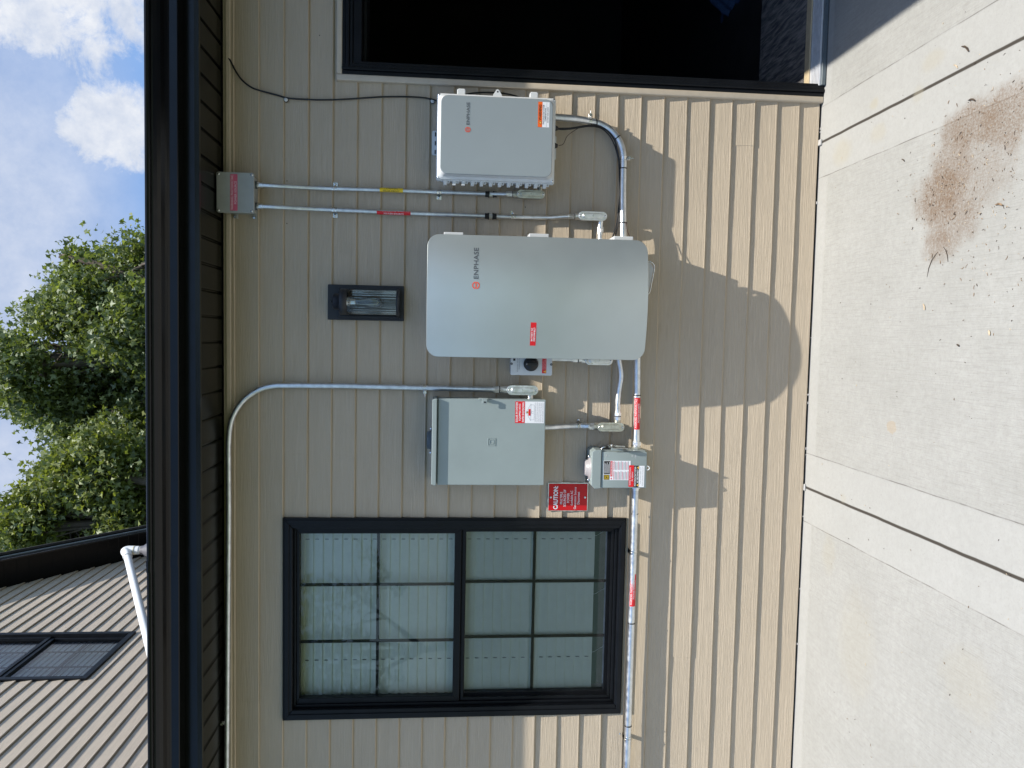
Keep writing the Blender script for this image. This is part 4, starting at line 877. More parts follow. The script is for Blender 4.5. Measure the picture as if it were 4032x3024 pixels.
mb = MB(); mb.rect(-.036, .058, 1.2785, 1.3020, bfn, 'red', .0002, 6, 1); mb.text('BATTERY DC', -.018, .036, 1.2920, 1.2990, bfn, 'white', .0008, .02); mb.text('DISCONNECT', -.018, .038, 1.2820, 1.2890, bfn, 'white', .0008, .02); mb.build('warning_label', bt)

# ------------------------------------------------------------------ combiner
cbx = thing('combiner_box', 'grey lidded combiner box with a row of white tabs beside the doorway', 'electrical box', (.812, 0, 1.203))
mb = MB(); mb.prism(rrect(.652, .975, 1.215, 1.683, .015), -.014, -.110, 'plastic'); mb.prism(rrect(.637, .989, 1.203, 1.695, .008), -.108, -.128, 'plastic', .002, 2); mb.build('base', cbx)
mb = MB()
o1 = rrect(.641, .985, 1.207, 1.691, .007, 7); o2 = rrect(.655, .969, 1.2215, 1.6785, .030, 7)
mb.prism(o1, -.128, -.142, 'plastic', 0); 
# concave slope from the square rim to the rounded face
nn = len(o1); m_ = [((a[0] * .35 + b[0] * .65), (a[1] * .35 + b[1] * .65)) for a, b in zip(o1, o2)]
rr_ = [[(x, -.142, z) for x, z in o1], [(x, -.150, z) for x, z in m_], [(x, -.176, z) for x, z in o2]]
for a, b in zip(rr_, rr_[1:]): mb.add(a + b, [(i, (i + 1) % nn, nn + (i + 1) % nn, nn + i) for i in range(nn)], 'plastic', True)
mb.build('lid_rim', cbx)
mb = MB(); mb.prism(o2, -.1755, -.181, 'lid', .0025, 3); mb.build('lid', cbx)
mb = MB()
for i in range(12):
    zc = 1.652 - i * .0377; mb = MB(); mb.box(.629, .642, -.122, -.106, zc - .0135, zc - .001, 'plastic', .0012, 1); mb.box(.6205, .642, -.126, -.110, zc - .0015, zc + .0125, 'plastic', .0012, 1)
    mb.box(.6305, .6365, -.1235, -.1218, zc - .009, zc - .006, 'inkgrey'); mb.build('hinge_tab', cbx)
for zc in (1.596, 1.296):
    mb = MB(); mb.box(.985, 1.008, -.135, -.105, zc - .017, zc + .017, 'plastic', .003, 2); mb.box(.99, 1.013, -.128, -.112, zc - .015, zc + .012, 'plastic', .003, 2); mb.build('latch', cbx)
mb = MB(); mb.prism([(.986, 1.425), (.996, 1.428), (1.0165, 1.441), (1.0185, 1.446), (1.0165, 1.451), (.996, 1.464), (.986, 1.467)], -.112, -.122, 'plastic', .001); mb.lathe((1.008, -.1225, 1.446), [(.0035, 0), (.0, -.0002)], 'ink', 12, 'y'); mb.build('padlock_lug', cbx)
mb = MB(); mb.prism(rrect(.765, .868, 1.182, 1.24, .008), -.006, -.013, 'plastic', .001); mb.build('mounting_foot', cbx)
mb = MB(); mb.prism(rrect(.765, .868, 1.66, 1.7165, .008), -.006, -.013, 'plastic', .001)
for xx in (.778, .815, .852): mb.prism(rrect(xx - .009, xx + .009, 1.6995, 1.7045, .002, 3), -.0128, -.0140, 'ink')
mb.build('mounting_foot', cbx)
for xx, zz in ((.6475, 1.2135), (.6475, 1.6845), (.9785, 1.2135), (.9785, 1.6845)): mb = MB(); screw(mb, xx, -.1425, zz, .0048); mb.build('corner_screw', cbx)
for xx in (.884, .811):
    mb = MB(); mb.cyl((xx, -.070, 1.214), (xx, -.070, 1.196), .0145, 'blackp', 8, smooth=False); mb.cyl((xx, -.070, 1.196), (xx, -.070, 1.184), .0125, 'blackp', 14, .007); mb.build('cable_gland', cbx)
fn = plane(-.1814); mb = MB(); emblem(mb, .8335, 1.568, .0108, fn); mb.build('emblem', cbx)
mb = MB(); mb.text('ENPHASE', .853, .9425, 1.5613, 1.5747, fn, 'logogrey', .0006, .010); mb.build('lettering', cbx)
mb = MB(); mb.rect(.8560, .9575, 1.2360, 1.2830, fn, 'white'); mb.rect(.8560, .9575, 1.2655, 1.2830, fn, 'orange', .0003)
mb.flat([(.8665, 1.2685), (.8815, 1.2685), (.874, 1.2800)], fn, 'ink', .0005); mb.flat([(.8688, 1.2697), (.8792, 1.2697), (.874, 1.2775)], fn, 'amber', .0007)
mb.text('WARNING', .8825, .9460, 1.2690, 1.2800, fn, 'ink', .0006, .025); mb.text('PHOTOVOLTAIC SYSTEM', .8680, .9450, 1.2575, 1.2630, fn, 'ink', .0006, .01); mb.text('COMBINER PANEL', .8800, .9340, 1.2505, 1.2555, fn, 'ink', .0006, .01)
mb.text('DO NOT ADD LOADS', .8750, .9370, 1.2400, 1.2450, fn, 'ink', .0006, .01); mb.rect(.8575, .956, 1.2475, 1.2480, fn, 'ink', .0005); mb.build('warning_label', cbx)

# ------------------------------------------------------------------ load centre
pn = thing('breaker_panel', 'grey steel breaker panel with an embossed square emblem on its door', 'electrical panel', (-.45, 0, 1.218))
mb = MB(); mb.box(-.630, -.270, -.118, -.006, 1.221, 1.676, 'paint', .003); mb.build('box', pn)
mb = MB(); mb.prism([(-.6335, 1.6765), (-.2670, 1.6765), (-.2665, 1.684), (-.271, 1.697), (-.629, 1.697), (-.634, 1.684)], -.004, -.146, 'paint', .003); mb.build('top_cap', pn)
mb = MB(); mb.box(-.6335, -.2665, -.130, -.1185, 1.2175, 1.6710, 'paint', .0022, 2)
for (xa, xb) in ((-.6335, -.6310), (-.2690, -.2665)): mb.box(xa, xb, -.118, -.085, 1.219, 1.670, 'paint')
mb.box(-.631, -.269, -.118, -.085, 1.2178, 1.2200, 'paint'); mb.build('door', pn)
mb = MB(); mb.lathe((-.4515, -.065, 1.697), [(.062, 0), (.060, .004), (.040, .006), (.038, .020), (.034, .023), (0, .023)], 'paint_dark', 30)
for xx in (-.503, -.400): mb.lathe((xx, -.085, 1.700), [(.0055, 0), (.005, .006), (.002, .009), (0, .009)], 'steel', 10)
mb.build('top_hub', pn)
fn = plane(-.1300)
mb = MB(); sx, sz, q = -.4485, 1.4445, .0165
def ringsq(q0, q1, y0, y1):
    frame(mb, sx - q0, sx + q0, sz - q0, sz + q0, q0 - q1, q0 - q1, q0 - q1, q0 - q1, y0, y1, 'paint', .0006)
ringsq(q, q - .0028, -.1298, -.1318); ringsq(q - .0072, q - .0098, -.1298, -.1318); mb.build('embossed_emblem', pn)
mb = MB(); mb.box(-.2685, -.262, -.150, -.118, 1.462, 1.503, 'paint', .002); mb.box(-.284, -.263, -.155, -.1515, 1.468, 1.490, 'paint', .0015); mb.prism(rrect(-.2805, -.2745, 1.473, 1.482, .002, 3), -.155, -.156, 'ink'); mb.build('hasp', pn)
mb = MB(); mb.rect(-.3665, -.2745, 1.2230, 1.3470, fn, 'white', .0006, 1, 1); mb.rect(-.3665, -.2745, 1.3055, 1.3470, fn, 'red', .0009)
mb.text('SOLAR PV SYSTEM', -.3625, -.2785, 1.3350, 1.3440, fn, 'white', .0014, .02); mb.text('EQUIPPED WITH', -.3560, -.2850, 1.3220, 1.3310, fn, 'white', .0014, .02); mb.text('RAPID SHUTDOWN', -.3620, -.2790, 1.3085, 1.3175, fn, 'white', .0014, .02)
def ln(mb, a, b, w_, fn, mat, e):
    d = Vector((b[0] - a[0], b[1] - a[1])).normalized(); nx, nz = -d.y * w_, d.x * w_
    mb.flat([(a[0] + nx, a[1] + nz), (a[0] - nx, a[1] - nz), (b[0] - nx, b[1] - nz), (b[0] + nx, b[1] + nz)], fn, mat, e)
hx = -.3205
for a, b in (((hx, 1.3010), (hx - .036, 1.2805)), ((hx, 1.3010), (hx + .036, 1.2805)), ((hx - .036, 1.2805), (hx + .036, 1.2805)), ((hx - .032, 1.2805), (hx - .032, 1.2665)), ((hx + .032, 1.2805), (hx + .032, 1.2665)), ((hx - .032, 1.2665), (hx + .032, 1.2665)),
             ((hx - .004, 1.2775), (hx + .004, 1.2775)), ((hx - .004, 1.2695), (hx - .004, 1.2775)), ((hx + .004, 1.2695), (hx + .004, 1.2775))): ln(mb, a, b, .0004, fn, 'inkgrey', .0012)
mb.rect(hx - .004, hx + .004, 1.2915, 1.2980, fn, 'ink', .0014); mb.rect(hx - .003, hx + .003, 1.2915, 1.2945, fn, 'amber', .0016); mb.rect(hx - .014, hx + .014, 1.2820, 1.2905, fn, 'red', .0016)
for i, s_ in enumerate(('TURN RAPID SHUTDOWN SWITCH TO', 'THE "OFF" POSITION TO SHUT DOWN', 'CONDUCTORS OUTSIDE THE ARRAY.', 'CONDUCTORS WITHIN THE ARRAY', 'REMAIN ENERGIZED IN SUNLIGHT')):
    zz = 1.2590 - i * .0080; mb.text(s_, -.3625, -.2785, zz, zz + .0042, fn, 'inkgrey', .0012, .0)
mb.build('warning_label', pn)

# ------------------------------------------------------------------ AC disconnect
dc = thing('disconnect_switch', 'small grey disconnect switch box with yellow and red stickers', 'switch box', (-.565, 0, .77))
mb = MB(); mb.box(-.6425, -.4835, -.110, -.006, .772, .968, 'paint', .003); mb.build('box', dc)
mb = MB(); mb.prism([(-.6475, .9695), (-.4795, .9695), (-.4785, .996), (-.489, 1.0105), (-.634, 1.0105), (-.6485, .996)], -.004, -.126, 'paint', .003); mb.build('top_cap', dc)
mb = MB(); mb.box(-.6455, -.4875, -.122, -.1105, .7690, .9670, 'paint', .003, 3)
for xx, zz, s_, h in ((-.5055, .9480, 'ON', .0065), (-.5055, .8340, 'O', .0075), (-.5060, .8200, 'OFF', .0060)):
    w_ = {'ON': .0055, 'O': .0038, 'OFF': .0085}[s_]; mb.text(s_, xx - w_, xx + w_, zz - h / 2, zz + h / 2, plane(-.1222), 'body', .0006, .02)
mb.rect(-.5065, -.5055, .932, .942, plane(-.1222), 'body', .0006)
mb.build('door', dc)
mb = MB(); mb.lathe((-.567, -.062, 1.0105), [(.052, 0), (.050, .004), (.037, .006), (.035, .017), (.029, .021), (0, .0215)], 'hubgrey', 30)
for xx in (-.618, -.516): mb.lathe((xx, -.08, 1.0125), [(.006, 0), (.0055, .006), (.002, .009), (0, .009)], 'steel', 10)
mb.build('top_hub', dc)
mb = MB(); mb.prism([(-.4835, .958), (-.474, .955), (-.472, .93), (-.4835, .93)], -.05, -.085, 'blackp', .002)
mb.tube([(-.483, -.080, .962), (-.4745, -.083, .956), (-.472, -.083, .945)], .0035, 'steel', 8)
mb.prism([(-.4820, .930), (-.471, .925), (-.4685, .905), (-.4715, .850), (-.4820, .852)], -.030, -.055, 'steel', .001)
mb.box(-.4700, -.4672, -.130, -.030, .905, .925, 'steel', .001); mb.box(-.4812, -.4690, -.1315, -.1290, .880, .930, 'paint', .001)
mb.tube([(-.4672, -.07, .915), (-.462, -.07, .915)], .0045, 'steel', 8)
mb.prism([(-.4690, .926), (-.4670, .926), (-.4670, .862), (-.4690, .862)], -.128, -.160, 'steel', .0004)
mb.build('handle', dc)
mb = MB(); mb.tube([(-.558 + .0085 * math.cos(a), -.112 + .004 * math.sin(a) - .006, .7655 + .0085 * math.sin(a)) for a in [2 * PI * k / 16 for k in range(17)]], .0022, 'plastic', 8); mb.box(-.562, -.554, -.118, -.108, .767, .773, 'steel', .001); mb.build('padlock_ring', dc)
mb = MB(); mb.box(-.6485, -.6455, -.100, -.094, .925, .938, 'steel', .001); mb.build('hinge_pin', dc)
fn = plane(-.1222); mb = MB(); mb.rect(-.6110, -.5265, .8405, .9595, fn, 'white', .0006)
mb.rect(-.6095, -.5870, .9320, .9575, fn, 'ink', .0010)
sx, sz = -.5983, .9447
for q0, q1, mt in ((.0090, .0076, 'yellow'), (.0050, .0034, 'yellow')):
    for (a, b, c_, d_) in ((-q0, q0, -q0, -q1), (-q0, q0, q1, q0), (-q0, -q1, -q1, q1), (q1, q0, -q1, q1)): mb.rect(sx + a, sx + b, sz + c_, sz + d_, fn, mt, .0015)
mb.rect(-.5845, -.5280, .9300, .9575, fn, 'ink', .0010)
for i in range(5): mb.rect(-.580, -.580 + (.044, .040, .046, .038, .048)[i], .9525 - i * .0048, .9540 - i * .0048, fn, 'white', .0014)
mb.rect(-.5950, -.5285, .9205, .9285, fn, 'red', .0010); mb.text('DANGER PELIGRO', -.590, -.532, .9222, .9270, fn, 'white', .0014, .01)
mb.flat([(-.6085, .9215), (-.5995, .9215), (-.604, .9280)], fn, 'red', .001); mb.text('HAZARD OF ELECTRIC SHOCK', -.594, -.530, .9160, .9185, fn, 'red', .001)
for i in range(11):
    for (xa, xb) in ((-.6085, -.5720), (-.5660, -.5290)):
        zz = .9120 - i * .0062; mb.rect(xa, xb - .001 * ((i * 7) % 5), zz, zz + .0022, fn, 'inkgrey' if i % 3 else 'pink', .001)
mb.build('instruction_label', dc)
mb = MB(); mb.rect(-.6395, -.5455, .8255, .8475, fn, 'red', .0020); mb.text('RAPID SHUTDOWN', -.6320, -.5550, .8385, .8450, fn, 'pinkwhite', .0026, .01); mb.text('PV ARRAY', -.6140, -.5730, .8285, .8350, fn, 'pinkwhite', .0026, .01); mb.build('shutdown_label', dc)
mb = MB(); mb.rect(-.6410, -.5475, .8030, .8250, fn, 'ink', .0012); mb.rect(-.6410, -.5475, .7790, .8030, fn, 'white', .0012)
mb.text('PHOTOVOLTAIC SYSTEM', -.6365, -.5520, .8155, .8230, fn, 'white', .0020, .02); mb.text('AC DISCONNECT', -.6230, -.5640, .8050, .8125, fn, 'white', .0020, .02)
for xx in (-.6320, -.5560): mb.flat([(xx - .0065, .8040), (xx + .0065, .8040), (xx, .8130)], fn, 'amber', .0022)
mb.text('RATED AC OUTPUT CURRENT: 15.13 A', -.6260, -.5530, .7945, .7980, fn, 'inkgrey', .0018); mb.text('NOMINAL OPERATING AC VOLTAGE: 240 V', -.6360, -.5520, .7850, .7885, fn, 'inkgrey', .0018); mb.build('rating_label', dc)

# ------------------------------------------------------------------ rotary switch box
rs = thing('rotary_switch', 'pale grey box with a round black rotary knob, half behind the battery', 'switch box', (-.07, 0, 1.189))
mb = MB(); mb.prism(rrect(-.161, .030, 1.192, 1.364, .006), -.004, -.085, 'plastic', .002); mb.build('box', rs)
mb = MB(); mb.prism(rrect(-.1645, .034, 1.189, 1.368, .006), -.0855, -.100, 'plastic', .002, 2); mb.build('cover', rs)
mb = MB(); kx, kz = -.118, 1.2810; kx = -.1155
mb.lathe((kx, -.100, kz), [(.0315, 0), (.0315, -.006), (.0285, -.009), (.0275, -.022), (.024, -.025), (0, -.025)], 'blackp', 32, 'y'); mb.box(kx - .007, kx + .007, -.137, -.124, kz - .025, kz + .025, 'blackp', .003, 2); mb.box(kx - .0022, kx + .0022, -.1375, -.1368, kz + .019, kz + .0245, 'inkgrey'); mb.build('knob', rs)
fn = plane(-.1002); mb = MB(); mb.rect(-.155, -.070, 1.2145, 1.2330, fn, 'red', .0006); mb.flat([(-.1535, 1.2160), (-.1415, 1.2160), (-.1475, 1.2275)], fn, 'amber', .001)
for i, s_ in enumerate(('DANGER HIGH VOLTAGE', 'DISCONNECT ALL SOURCES', 'BEFORE SERVICING')): mb.text(s_, -.138, -.074, 1.2280 - i * .0055, 1.2312 - i * .0055, fn, 'pinkwhite', .001)
mb.build('warning_label', rs)
mb = MB(); mb.text('Enphase Energy Sys', -.150, -.066, 1.3360, 1.3410, fn, 'inkgrey', .0006); mb.text('Shutdown Switch', -.140, -.075, 1.3290, 1.3335, fn, 'inkgrey', .0006); mb.rect(-.1035, -.094, 1.3480, 1.3575, fn, 'ink', .0006); mb.build('lettering', rs)
for zz in (1.3640, 1.1935): mb = MB(); mb.lathe((-.1165, -.1003, zz), [(.0052, 0), (.004, -.0004), (0, -.0004)], 'ink', 14, 'y'); mb.lathe((-.1165, -.1008, zz), [(.003, 0), (0, -.0006)], 'inkgrey', 10, 'y'); mb.build('screw', rs)

# ------------------------------------------------------------------ caution sign
cs_ = thing('caution_sign', 'red engraved caution sign screwed to the siding beside the window', 'sign', (-.709, 0, 1.0))
mb = MB(); n = 24; ed = []
base_ = [(-.6445 - .1275 * k / 8, 1.0025) for k in range(8)] + [(-.772, 1.0025 + .1805 * k / 10) for k in range(10)] + [(-.772 + .1275 * k / 8, 1.183) for k in range(8)] + [(-.6445, 1.183 - .1805 * k / 10) for k in range(10)]
mb.prism([(x + random.uniform(-.0012, .0012), z + random.uniform(-.0012, .0012)) for x, z in base_], -.011, -.0135, 'cast'); mb.build('backing_plate', cs_)
mb = MB(); mb.box(-.7690, -.6485, -.0165, -.0136, 1.0065, 1.1795, 'redsign', .001, 1); fn = plane(-.0166)
for s_, xa, xb, za, zb, bd in (('CAUTION:', -.7630, -.6590, 1.1385, 1.1590, .035), ('MULTIPLE', -.7395, -.6850, 1.1180, 1.1290, .008), ('SOURCES OF', -.7505, -.6745, 1.1025, 1.1135, .008), ('POWER', -.7335, -.6900, 1.0870, 1.0980, .008),
                           ('-Lockable AC', -.7470, -.6790, 1.0715, 1.0825, .004), ('Generation Source', -.7620, -.6635, 1.0565, 1.0670, .004), ('Disconnect', -.7405, -.6840, 1.0410, 1.0520, .004)): mb.text(s_, xa, xb, za, zb, fn, 'white', .0006, bd)
mb.build('face', cs_)
for zz in (1.1705, 1.0170): mb = MB(); mb.lathe((-.7095, -.0166, zz), [(.0052, 0), (.0048, -.0018), (.002, -.0032), (0, -.0034)], 'cast', 14, 'y'); mb.build('rivet', cs_)

# ------------------------------------------------------------------ wall lantern
ln_ = thing('wall_lantern', 'black wall lantern with a clear ribbed glass cylinder and bare bulb', 'lamp', (.1305, 0, 1.826))
lx = .1305
mb = MB(); mb.prism(rrect(.0555, .2055, 1.8265, 2.1485, .003, 3), -.004, -.022, 'lamp', .003); mb.build('backplate', ln_)
mb = MB(); frame(mb, .066, .195, 1.842, 2.103, .010, .010, .012, .012, -.022, -.034, 'lamp', .002)
mb.tube(arc([(lx, -.02, 2.125), (lx, -.05, 2.124), (lx, -.078, 2.118)], 4), .008, 'lamp', 12)
mb.tube(arc([(lx - .055, -.022, 1.86), (lx - .055, -.05, 1.85), (lx - .03, -.085, 1.846)], 4), .004, 'lamp', 8); mb.tube(arc([(lx + .055, -.022, 1.86), (lx + .055, -.05, 1.85), (lx + .03, -.085, 1.846)], 4), .004, 'lamp', 8)
mb.build('bracket', ln_)
LC = (lx, -.085, 0)
mb = MB(); mb.lathe(LC, [(.052, 2.054), (.0545, 2.054), (.0545, 2.084), (.052, 2.087), (.034, 2.087), (.034, 2.112), (.030, 2.116), (0, 2.117)], 'lamp', 36); mb.lathe(LC, [(0, 2.070), (.052, 2.070)], 'lamp', 36); mb.build('cap', ln_)
mb = MB(); mb.lathe(LC, [(.051, 1.853), (.0545, 1.853), (.0545, 1.844), (.051, 1.842), (.044, 1.842), (.044, 1.853), (.051, 1.853)], 'lamp', 36); mb.build('base_ring', ln_)
mb = MB(); seg = 120; vs = []
for k in range(seg):
    th = 2 * PI * k / seg; r_ = .0498 + .0012 * math.cos(th * 26); vs += [(LC[0] + r_ * math.cos(th), LC[1] + r_ * math.sin(th), 1.852), (LC[0] + r_ * math.cos(th), LC[1] + r_ * math.sin(th), 2.056)]
mb.add(vs, [(2 * k, 2 * ((k + 1) % seg), 2 * ((k + 1) % seg) + 1, 2 * k + 1) for k in range(seg)], 'lampglass', True); mb.build('glass', ln_)
mb = MB(); mb.lathe(LC, [(.0, 1.912), (.012, 1.914), (.022, 1.922), (.0285, 1.938), (.029, 1.952), (.024, 1.975), (.017, 2.000), (.0135, 2.018), (.013, 2.026)], 'bulbglass', 28); bulb = mb.build('bulb', ln_)
mb = MB(); mb.tube([(lx - .009, -.085, 2.02), (lx - .010, -.085, 1.95), (lx - .006, -.085, 1.934), (lx + .001, -.085, 1.929), (lx + .008, -.085, 1.934), (lx + .011, -.085, 1.95), (lx + .009, -.085, 2.02)], .0016, 'filament', 6); mb.tube([(lx, -.085, 2.025), (lx, -.085, 1.96)], .004, 'bulbglass', 8); mb.build('filament', bulb)
mb = MB(); mb.lathe(LC, [(.0125, 2.022), (.0145, 2.026), (.0125, 2.030), (.0145, 2.034), (.0125, 2.038), (.0145, 2.042), (.0125, 2.046), (.018, 2.048), (.018, 2.070)], 'steel', 20); mb.build('socket', ln_)

# wall marks: little bolt holes left on the siding
for xx, zz in ((.635, 2.322), (.632, 2.245), (.457, 2.322), (.457, 2.245), (1.24, 2.19), (.56, 1.31)): mb = MB(); mb.lathe((xx, -.0085, zz), [(.0022, 0), (0, -.0004)], 'ink', 10, 'y'); mb.build('screw_hole', house)

# ------------------------------------------------------------------ litter on the slab
mb = MB()
def chip(mb, x, y, L_, W, H, a, mat, bend=0.0):
    c, s_ = math.cos(a), math.sin(a); P = []
    for k in range(4):
        t_ = k / 3 - .5; o_ = bend * (t_ * t_ * 4 - 1) * L_; P.append((x + c * t_ * L_ - s_ * o_, y + s_ * t_ * L_ + c * o_, H * .6 + .001 + random.uniform(0, .001)))
    mb.tube(P, W, mat, 5, True, False, [W * .6, W, W * .9, W * .45])
cents = [(.50, -.87, .10, .12), (.58, -.95, .12, .13), (.40, -.98, .12, .14), (.70, -1.05, .10, .14), (.60, -1.15, .16, .14), (.35, -1.15, .14, .12)]
for i in range(460):
    c_ = random.choice(cents); x = random.gauss(c_[0], c_[2]); y = random.gauss(c_[1], c_[3]) - .02
    if y > -.12: continue
    mb_l = random.choice((.003, .004, .005, .008, .012)) * random.uniform(.6, 1.3); chip(mb, x, y, mb_l, random.uniform(.0005, .0013), .001, random.uniform(0, PI), random.choice(('chips', 'chips', 'twig', 'chip_light')), random.uniform(-.2, .2))
for i in range(110):
    x, y = random.uniform(-1.8, 1.1), random.uniform(-1.5, -.15); chip(mb, x, y, random.uniform(.003, .010), random.uniform(.0006, .0012), .001, random.uniform(0, PI), random.choice(('twig', 'twig', 'chips', 'chip_light')))
mb.build('wood_litter', kind='stuff')
big = [(.945, -.975, .045, .0034, .9, 'twig', 'dark grey stick lying near the deep joint, nearest the frame edge'), (.77, -1.02, .034, .003, 1.25, 'twig', 'blue-grey bark sliver left of the deep joint'),
       (.905, -.93, .028, .0022, .9, 'chip_light', 'cream coloured splinter beside the deep concrete joint'), (.665, -.66, .022, .002, 1.0, 'twig', 'short dark twig bit between joint and sawdust stain'),
       (.42, -1.17, .03, .0032, 1.35, 'chips', 'brown seed shaped chip at the edge of the sawdust'), (.27, -.86, .09, .0012, 2.6, 'twig', 'longest thin bent twig at the tip of the sawdust stain'),
       (.30, -.93, .06, .0011, .5, 'twig', 'shorter thin twig next to the long bent one'), (.13, -.83, .024, .0028, .4, 'chip_light', 'pale splinter alone on the middle slab'), (.04, -1.16, .016, .003, .2, 'chip_light', 'small pale peg on the middle slab'), (.0, -1.02, .013, .003, 1.1, 'twig', 'small dark crumb on the middle slab')]
for (x, y, l_, w_, a, mt, lb) in big:
    m2 = MB(); chip(m2, x, y, l_, w_, w_ * 1.6, a, mt, .12); tag(m2.build('twig'), lb, 'twig', 'twigs and splinters on the slab')

# ------------------------------------------------------------------ trees
def tree(label, lobes, n_cl, trunk, leaf, seed, leafsize=.085, twig=.75, group='maple trees', trunk_r=.28, wind=0.9):
    """lobes: (cx,cy,cz, rx,ry,rz); leaves are small folded faces set in sprays along up-reaching twigs"""
    rg = np.random.default_rng(seed)
    t = thing('maple_tree', label, 'tree', trunk, group)
    L_ = np.array(lobes, float); vol = (L_[:, 3] * L_[:, 4] * L_[:, 5]) ** (2 / 3); pick = rg.choice(len(L_), n_cl, p=vol / vol.sum())
    d = rg.normal(size=(n_cl, 3)); d /= np.linalg.norm(d, axis=1)[:, None]; rad = rg.uniform(0.25, 1.0, n_cl) ** 0.55
    P = L_[pick, :3] + d * rad[:, None] * L_[pick, 3:6]
    # clumping: drop sprays in noise gaps
    keep = np.array([noise.noise(Vector(p * .95)) + .55 * noise.noise(Vector(p * 2.3)) > .09 for p in P]); P = P[keep]; d = d[keep]; n_ = len(P)
    D = d * .75 + np.array([0, 0, .75]) + rg.normal(size=(n_, 3)) * .3; D /= np.linalg.norm(D, axis=1)[:, None]
    nl = 18; tt = np.tile(np.linspace(0, 1, nl), n_); Pi = np.repeat(P, nl, 0); Di = np.repeat(D, nl, 0); long_ = (rg.uniform(size=n_) < .16) & (rad[keep] > .8); ln_t = np.repeat(rg.uniform(.5, 1.25, n_) * np.where(long_, 1.5, 1.0), nl) * twig; sq = np.repeat(np.where(long_, .7, 1.0), nl)[:, None]
    spread = (.20 * (1 - tt) ** .7 + .035)[:, None] * rg.normal(size=(n_ * nl, 3)) * .8 * sq
    Cn = Pi + Di * (tt * ln_t)[:, None] + spread
    m = len(Cn); a = rg.normal(size=(m, 3)); a[:, 2] -= .35; a /= np.linalg.norm(a, axis=1)[:, None]; b = rg.normal(size=(m, 3)); b -= (b * a).sum(1)[:, None] * a; b /= np.linalg.norm(b, axis=1)[:, None]
    s = (leafsize * rg.uniform(.6, 1.25, m))[:, None]; nn_ = np.cross(a, b)
    # five points: stalk end, side lobes, tip (a folded three-lobed leaf)
    V = np.stack([Cn - a * s * .5, Cn - a * s * .05 + b * s * .62 + nn_ * s * .15, Cn + a * s * .1 + b * s * .18, Cn + a * s * .75, Cn + a * s * .1 - b * s * .18, Cn - a * s * .05 - b * s * .62 + nn_ * s * .15], 1).reshape(-1, 3)
    base = np.arange(m)[:, None] * 6; Fc = np.concatenate([base + np.array([0, 1, 2, 3]), base + np.array([0, 3, 4, 5])], 1).reshape(-1, 4)
    me = bpy.data.meshes.new('crown'); me.vertices.add(len(V)); me.vertices.foreach_set('co', (V - np.array(trunk)).ravel()); me.loops.add(Fc.size); me.loops.foreach_set('vertex_index', Fc.ravel())
    me.polygons.add(len(Fc)); me.polygons.foreach_set('loop_start', np.arange(0, Fc.size, 4)); me.polygons.foreach_set('loop_total', np.full(len(Fc), 4)); me.update(calc_edges=True)
    tone = np.repeat(np.clip(rg.normal(.40, .3, n_), 0, 1), nl) * .7 + rg.uniform(0, .3, m); at = me.attributes.new('tone', 'FLOAT', 'FACE'); at.data.foreach_set('value', np.repeat(tone, 2))
    me.materials.append(MAT[leaf]); o = bpy.data.objects.new('crown', me); COL.objects.link(o); o.parent = t
    # limbs
    mb = MB(); base_ = Vector(trunk); top = Vector((L_[:, 0].mean(), L_[:, 1].mean(), L_[:, 2].mean())); fork = base_.lerp(top, .42); fork.x = base_.x * .6 + top.x * .4
    mb.tube(arc([base_, base_.lerp(fork, .5) + Vector((.1, 0, 0)), fork], 5), .2, 'bark', 12, rad=[trunk_r * (1 - .4 * k / 10) for k in range(11)])
    mb.build('trunk', t)
    mb = MB(); random.seed(seed)
    for lb in lobes:
        c_ = Vector(lb[:3]); mid = fork.lerp(c_, .5) + Vector((random.uniform(-.3, .3), random.uniform(-.3, .3), random.uniform(-.2, .4)))
        pth = arc([fork, mid, c_, c_ + Vector((0, 0, lb[5] * .6))], 4); mb.tube(pth, .1, 'bark', 8, rad=[trunk_r * .5 * (1 - .88 * k / (len(pth) - 1)) for k in range(len(pth))])
        for q in range(9):
            s0 = Vector(pth[random.randint(4, len(pth) - 2)]); e = c_ + Vector((random.uniform(-1, 1) * lb[3], random.uniform(-1, 1) * lb[4], random.uniform(-.4, 1) * lb[5])) * .85
            mb.tube(arc([s0, s0.lerp(e, .5) + Vector((0, 0, .12)), e], 3), .03, 'bark', 6, rad=[.045 * (1 - .8 * k / 6) for k in range(7)])
    mb.build('limbs', t); random.seed(seed + 1)
    return t
def sk(rx, rz, Yd): return (rx * Yd, Yd - CD, CZ + rz * Yd)
YT = 17.0
lob = []
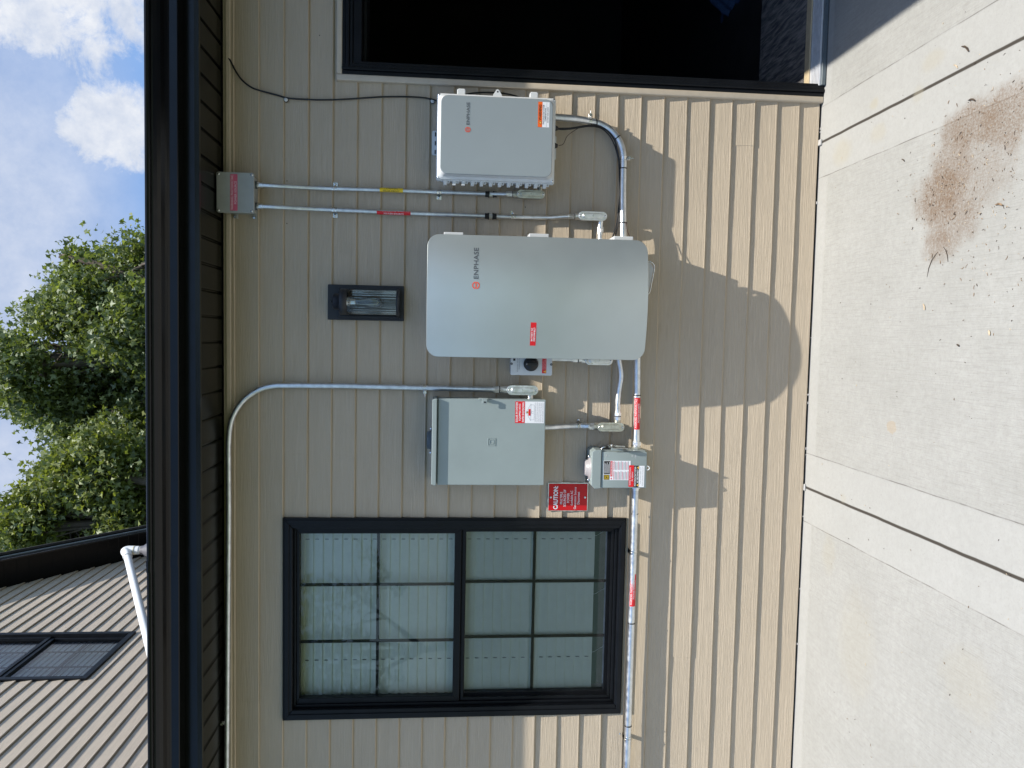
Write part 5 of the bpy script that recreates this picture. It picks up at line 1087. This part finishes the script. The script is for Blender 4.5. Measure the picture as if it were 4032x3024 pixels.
for (rx, rz, r) in ((.076, .368, .022), (.066, .400, .026), (.076, .432, .010), (.082, .452, .006), (.086, .466, .004), (.052, .440, .018), (.035, .420, .040), (.016, .455, .028), (-.004, .490, .022), (-.022, .515, .016), (-.02, .44, .05), (-.05, .50, .04), (-.062, .55, .034),
                    (-.088, .52, .030), (-.09, .46, .045), (-.092, .575, .026), (-.125, .44, .030), (-.13, .40, .045), (-.06, .40, .055), (.0, .38, .055), (.055, .36, .05), (-.10, .35, .07), (.0, .32, .08), (-.03, .60, .03), (-.07, .63, .03)):
    q = sk(rx, rz, YT + random.uniform(-.8, 1.2)); lob.append((*q, r * YT, r * YT * 1.3, r * YT * .95))
tree('large green maple whose crown tops the gutter and leaves the frame', lob, 13500, (-.6, 13.8, -.14), 'leaf', 3, group='maples beyond the roof', leafsize=.105, twig=.62)
lob = []; Y2 = 15.0
for (rx, rz, r) in ((-.172, .420, .034), (-.186, .455, .018), (-.212, .468, .028), (-.232, .498, .020), (-.250, .515, .018), (-.24, .44, .042), (-.158, .385, .04), (-.205, .385, .05), (-.265, .48, .03), (-.285, .525, .02), (-.26, .40, .05), (-.3, .45, .05)):
    q = sk(rx, rz, Y2 + random.uniform(-.6, .8)); lob.append((*q, r * Y2, r * Y2 * 1.3, r * Y2 * .95))
tree('lower yellow-green maple beside the black gable rake', lob, 6200, (-3.3, 11.8, -.14), 'leaf2', 8, group='maples beyond the roof', leafsize=.098, twig=.58)
# trees behind the viewer, seen only in the window glass
for i, (tx, ty, s_) in enumerate(((-10.5, -22, 1.15), (-2.5, -22, 1.1), (5.5, -20, 1.0))):
    lb = [(tx + a * s_, ty + b * s_, 3.8 + c_ * s_, r * s_, r * s_, r * .85 * s_) for a, b, c_, r in ((0, 0, 1.5, 1.6), (-1.5, .3, .6, 1.3), (1.5, -.3, .8, 1.3), (.3, .5, 2.8, 1.2), (-.8, 0, 2.2, 1.2))]
    tree(('round maple behind the viewer, mirrored in the window', 'far maple behind the viewer, farthest from the house', 'maple behind the viewer toward the right')[i], lb, 420, (tx, ty, -.14), 'leaf', 20 + i, leafsize=.20, twig=1.1, group='maples behind the viewer', trunk_r=.2)
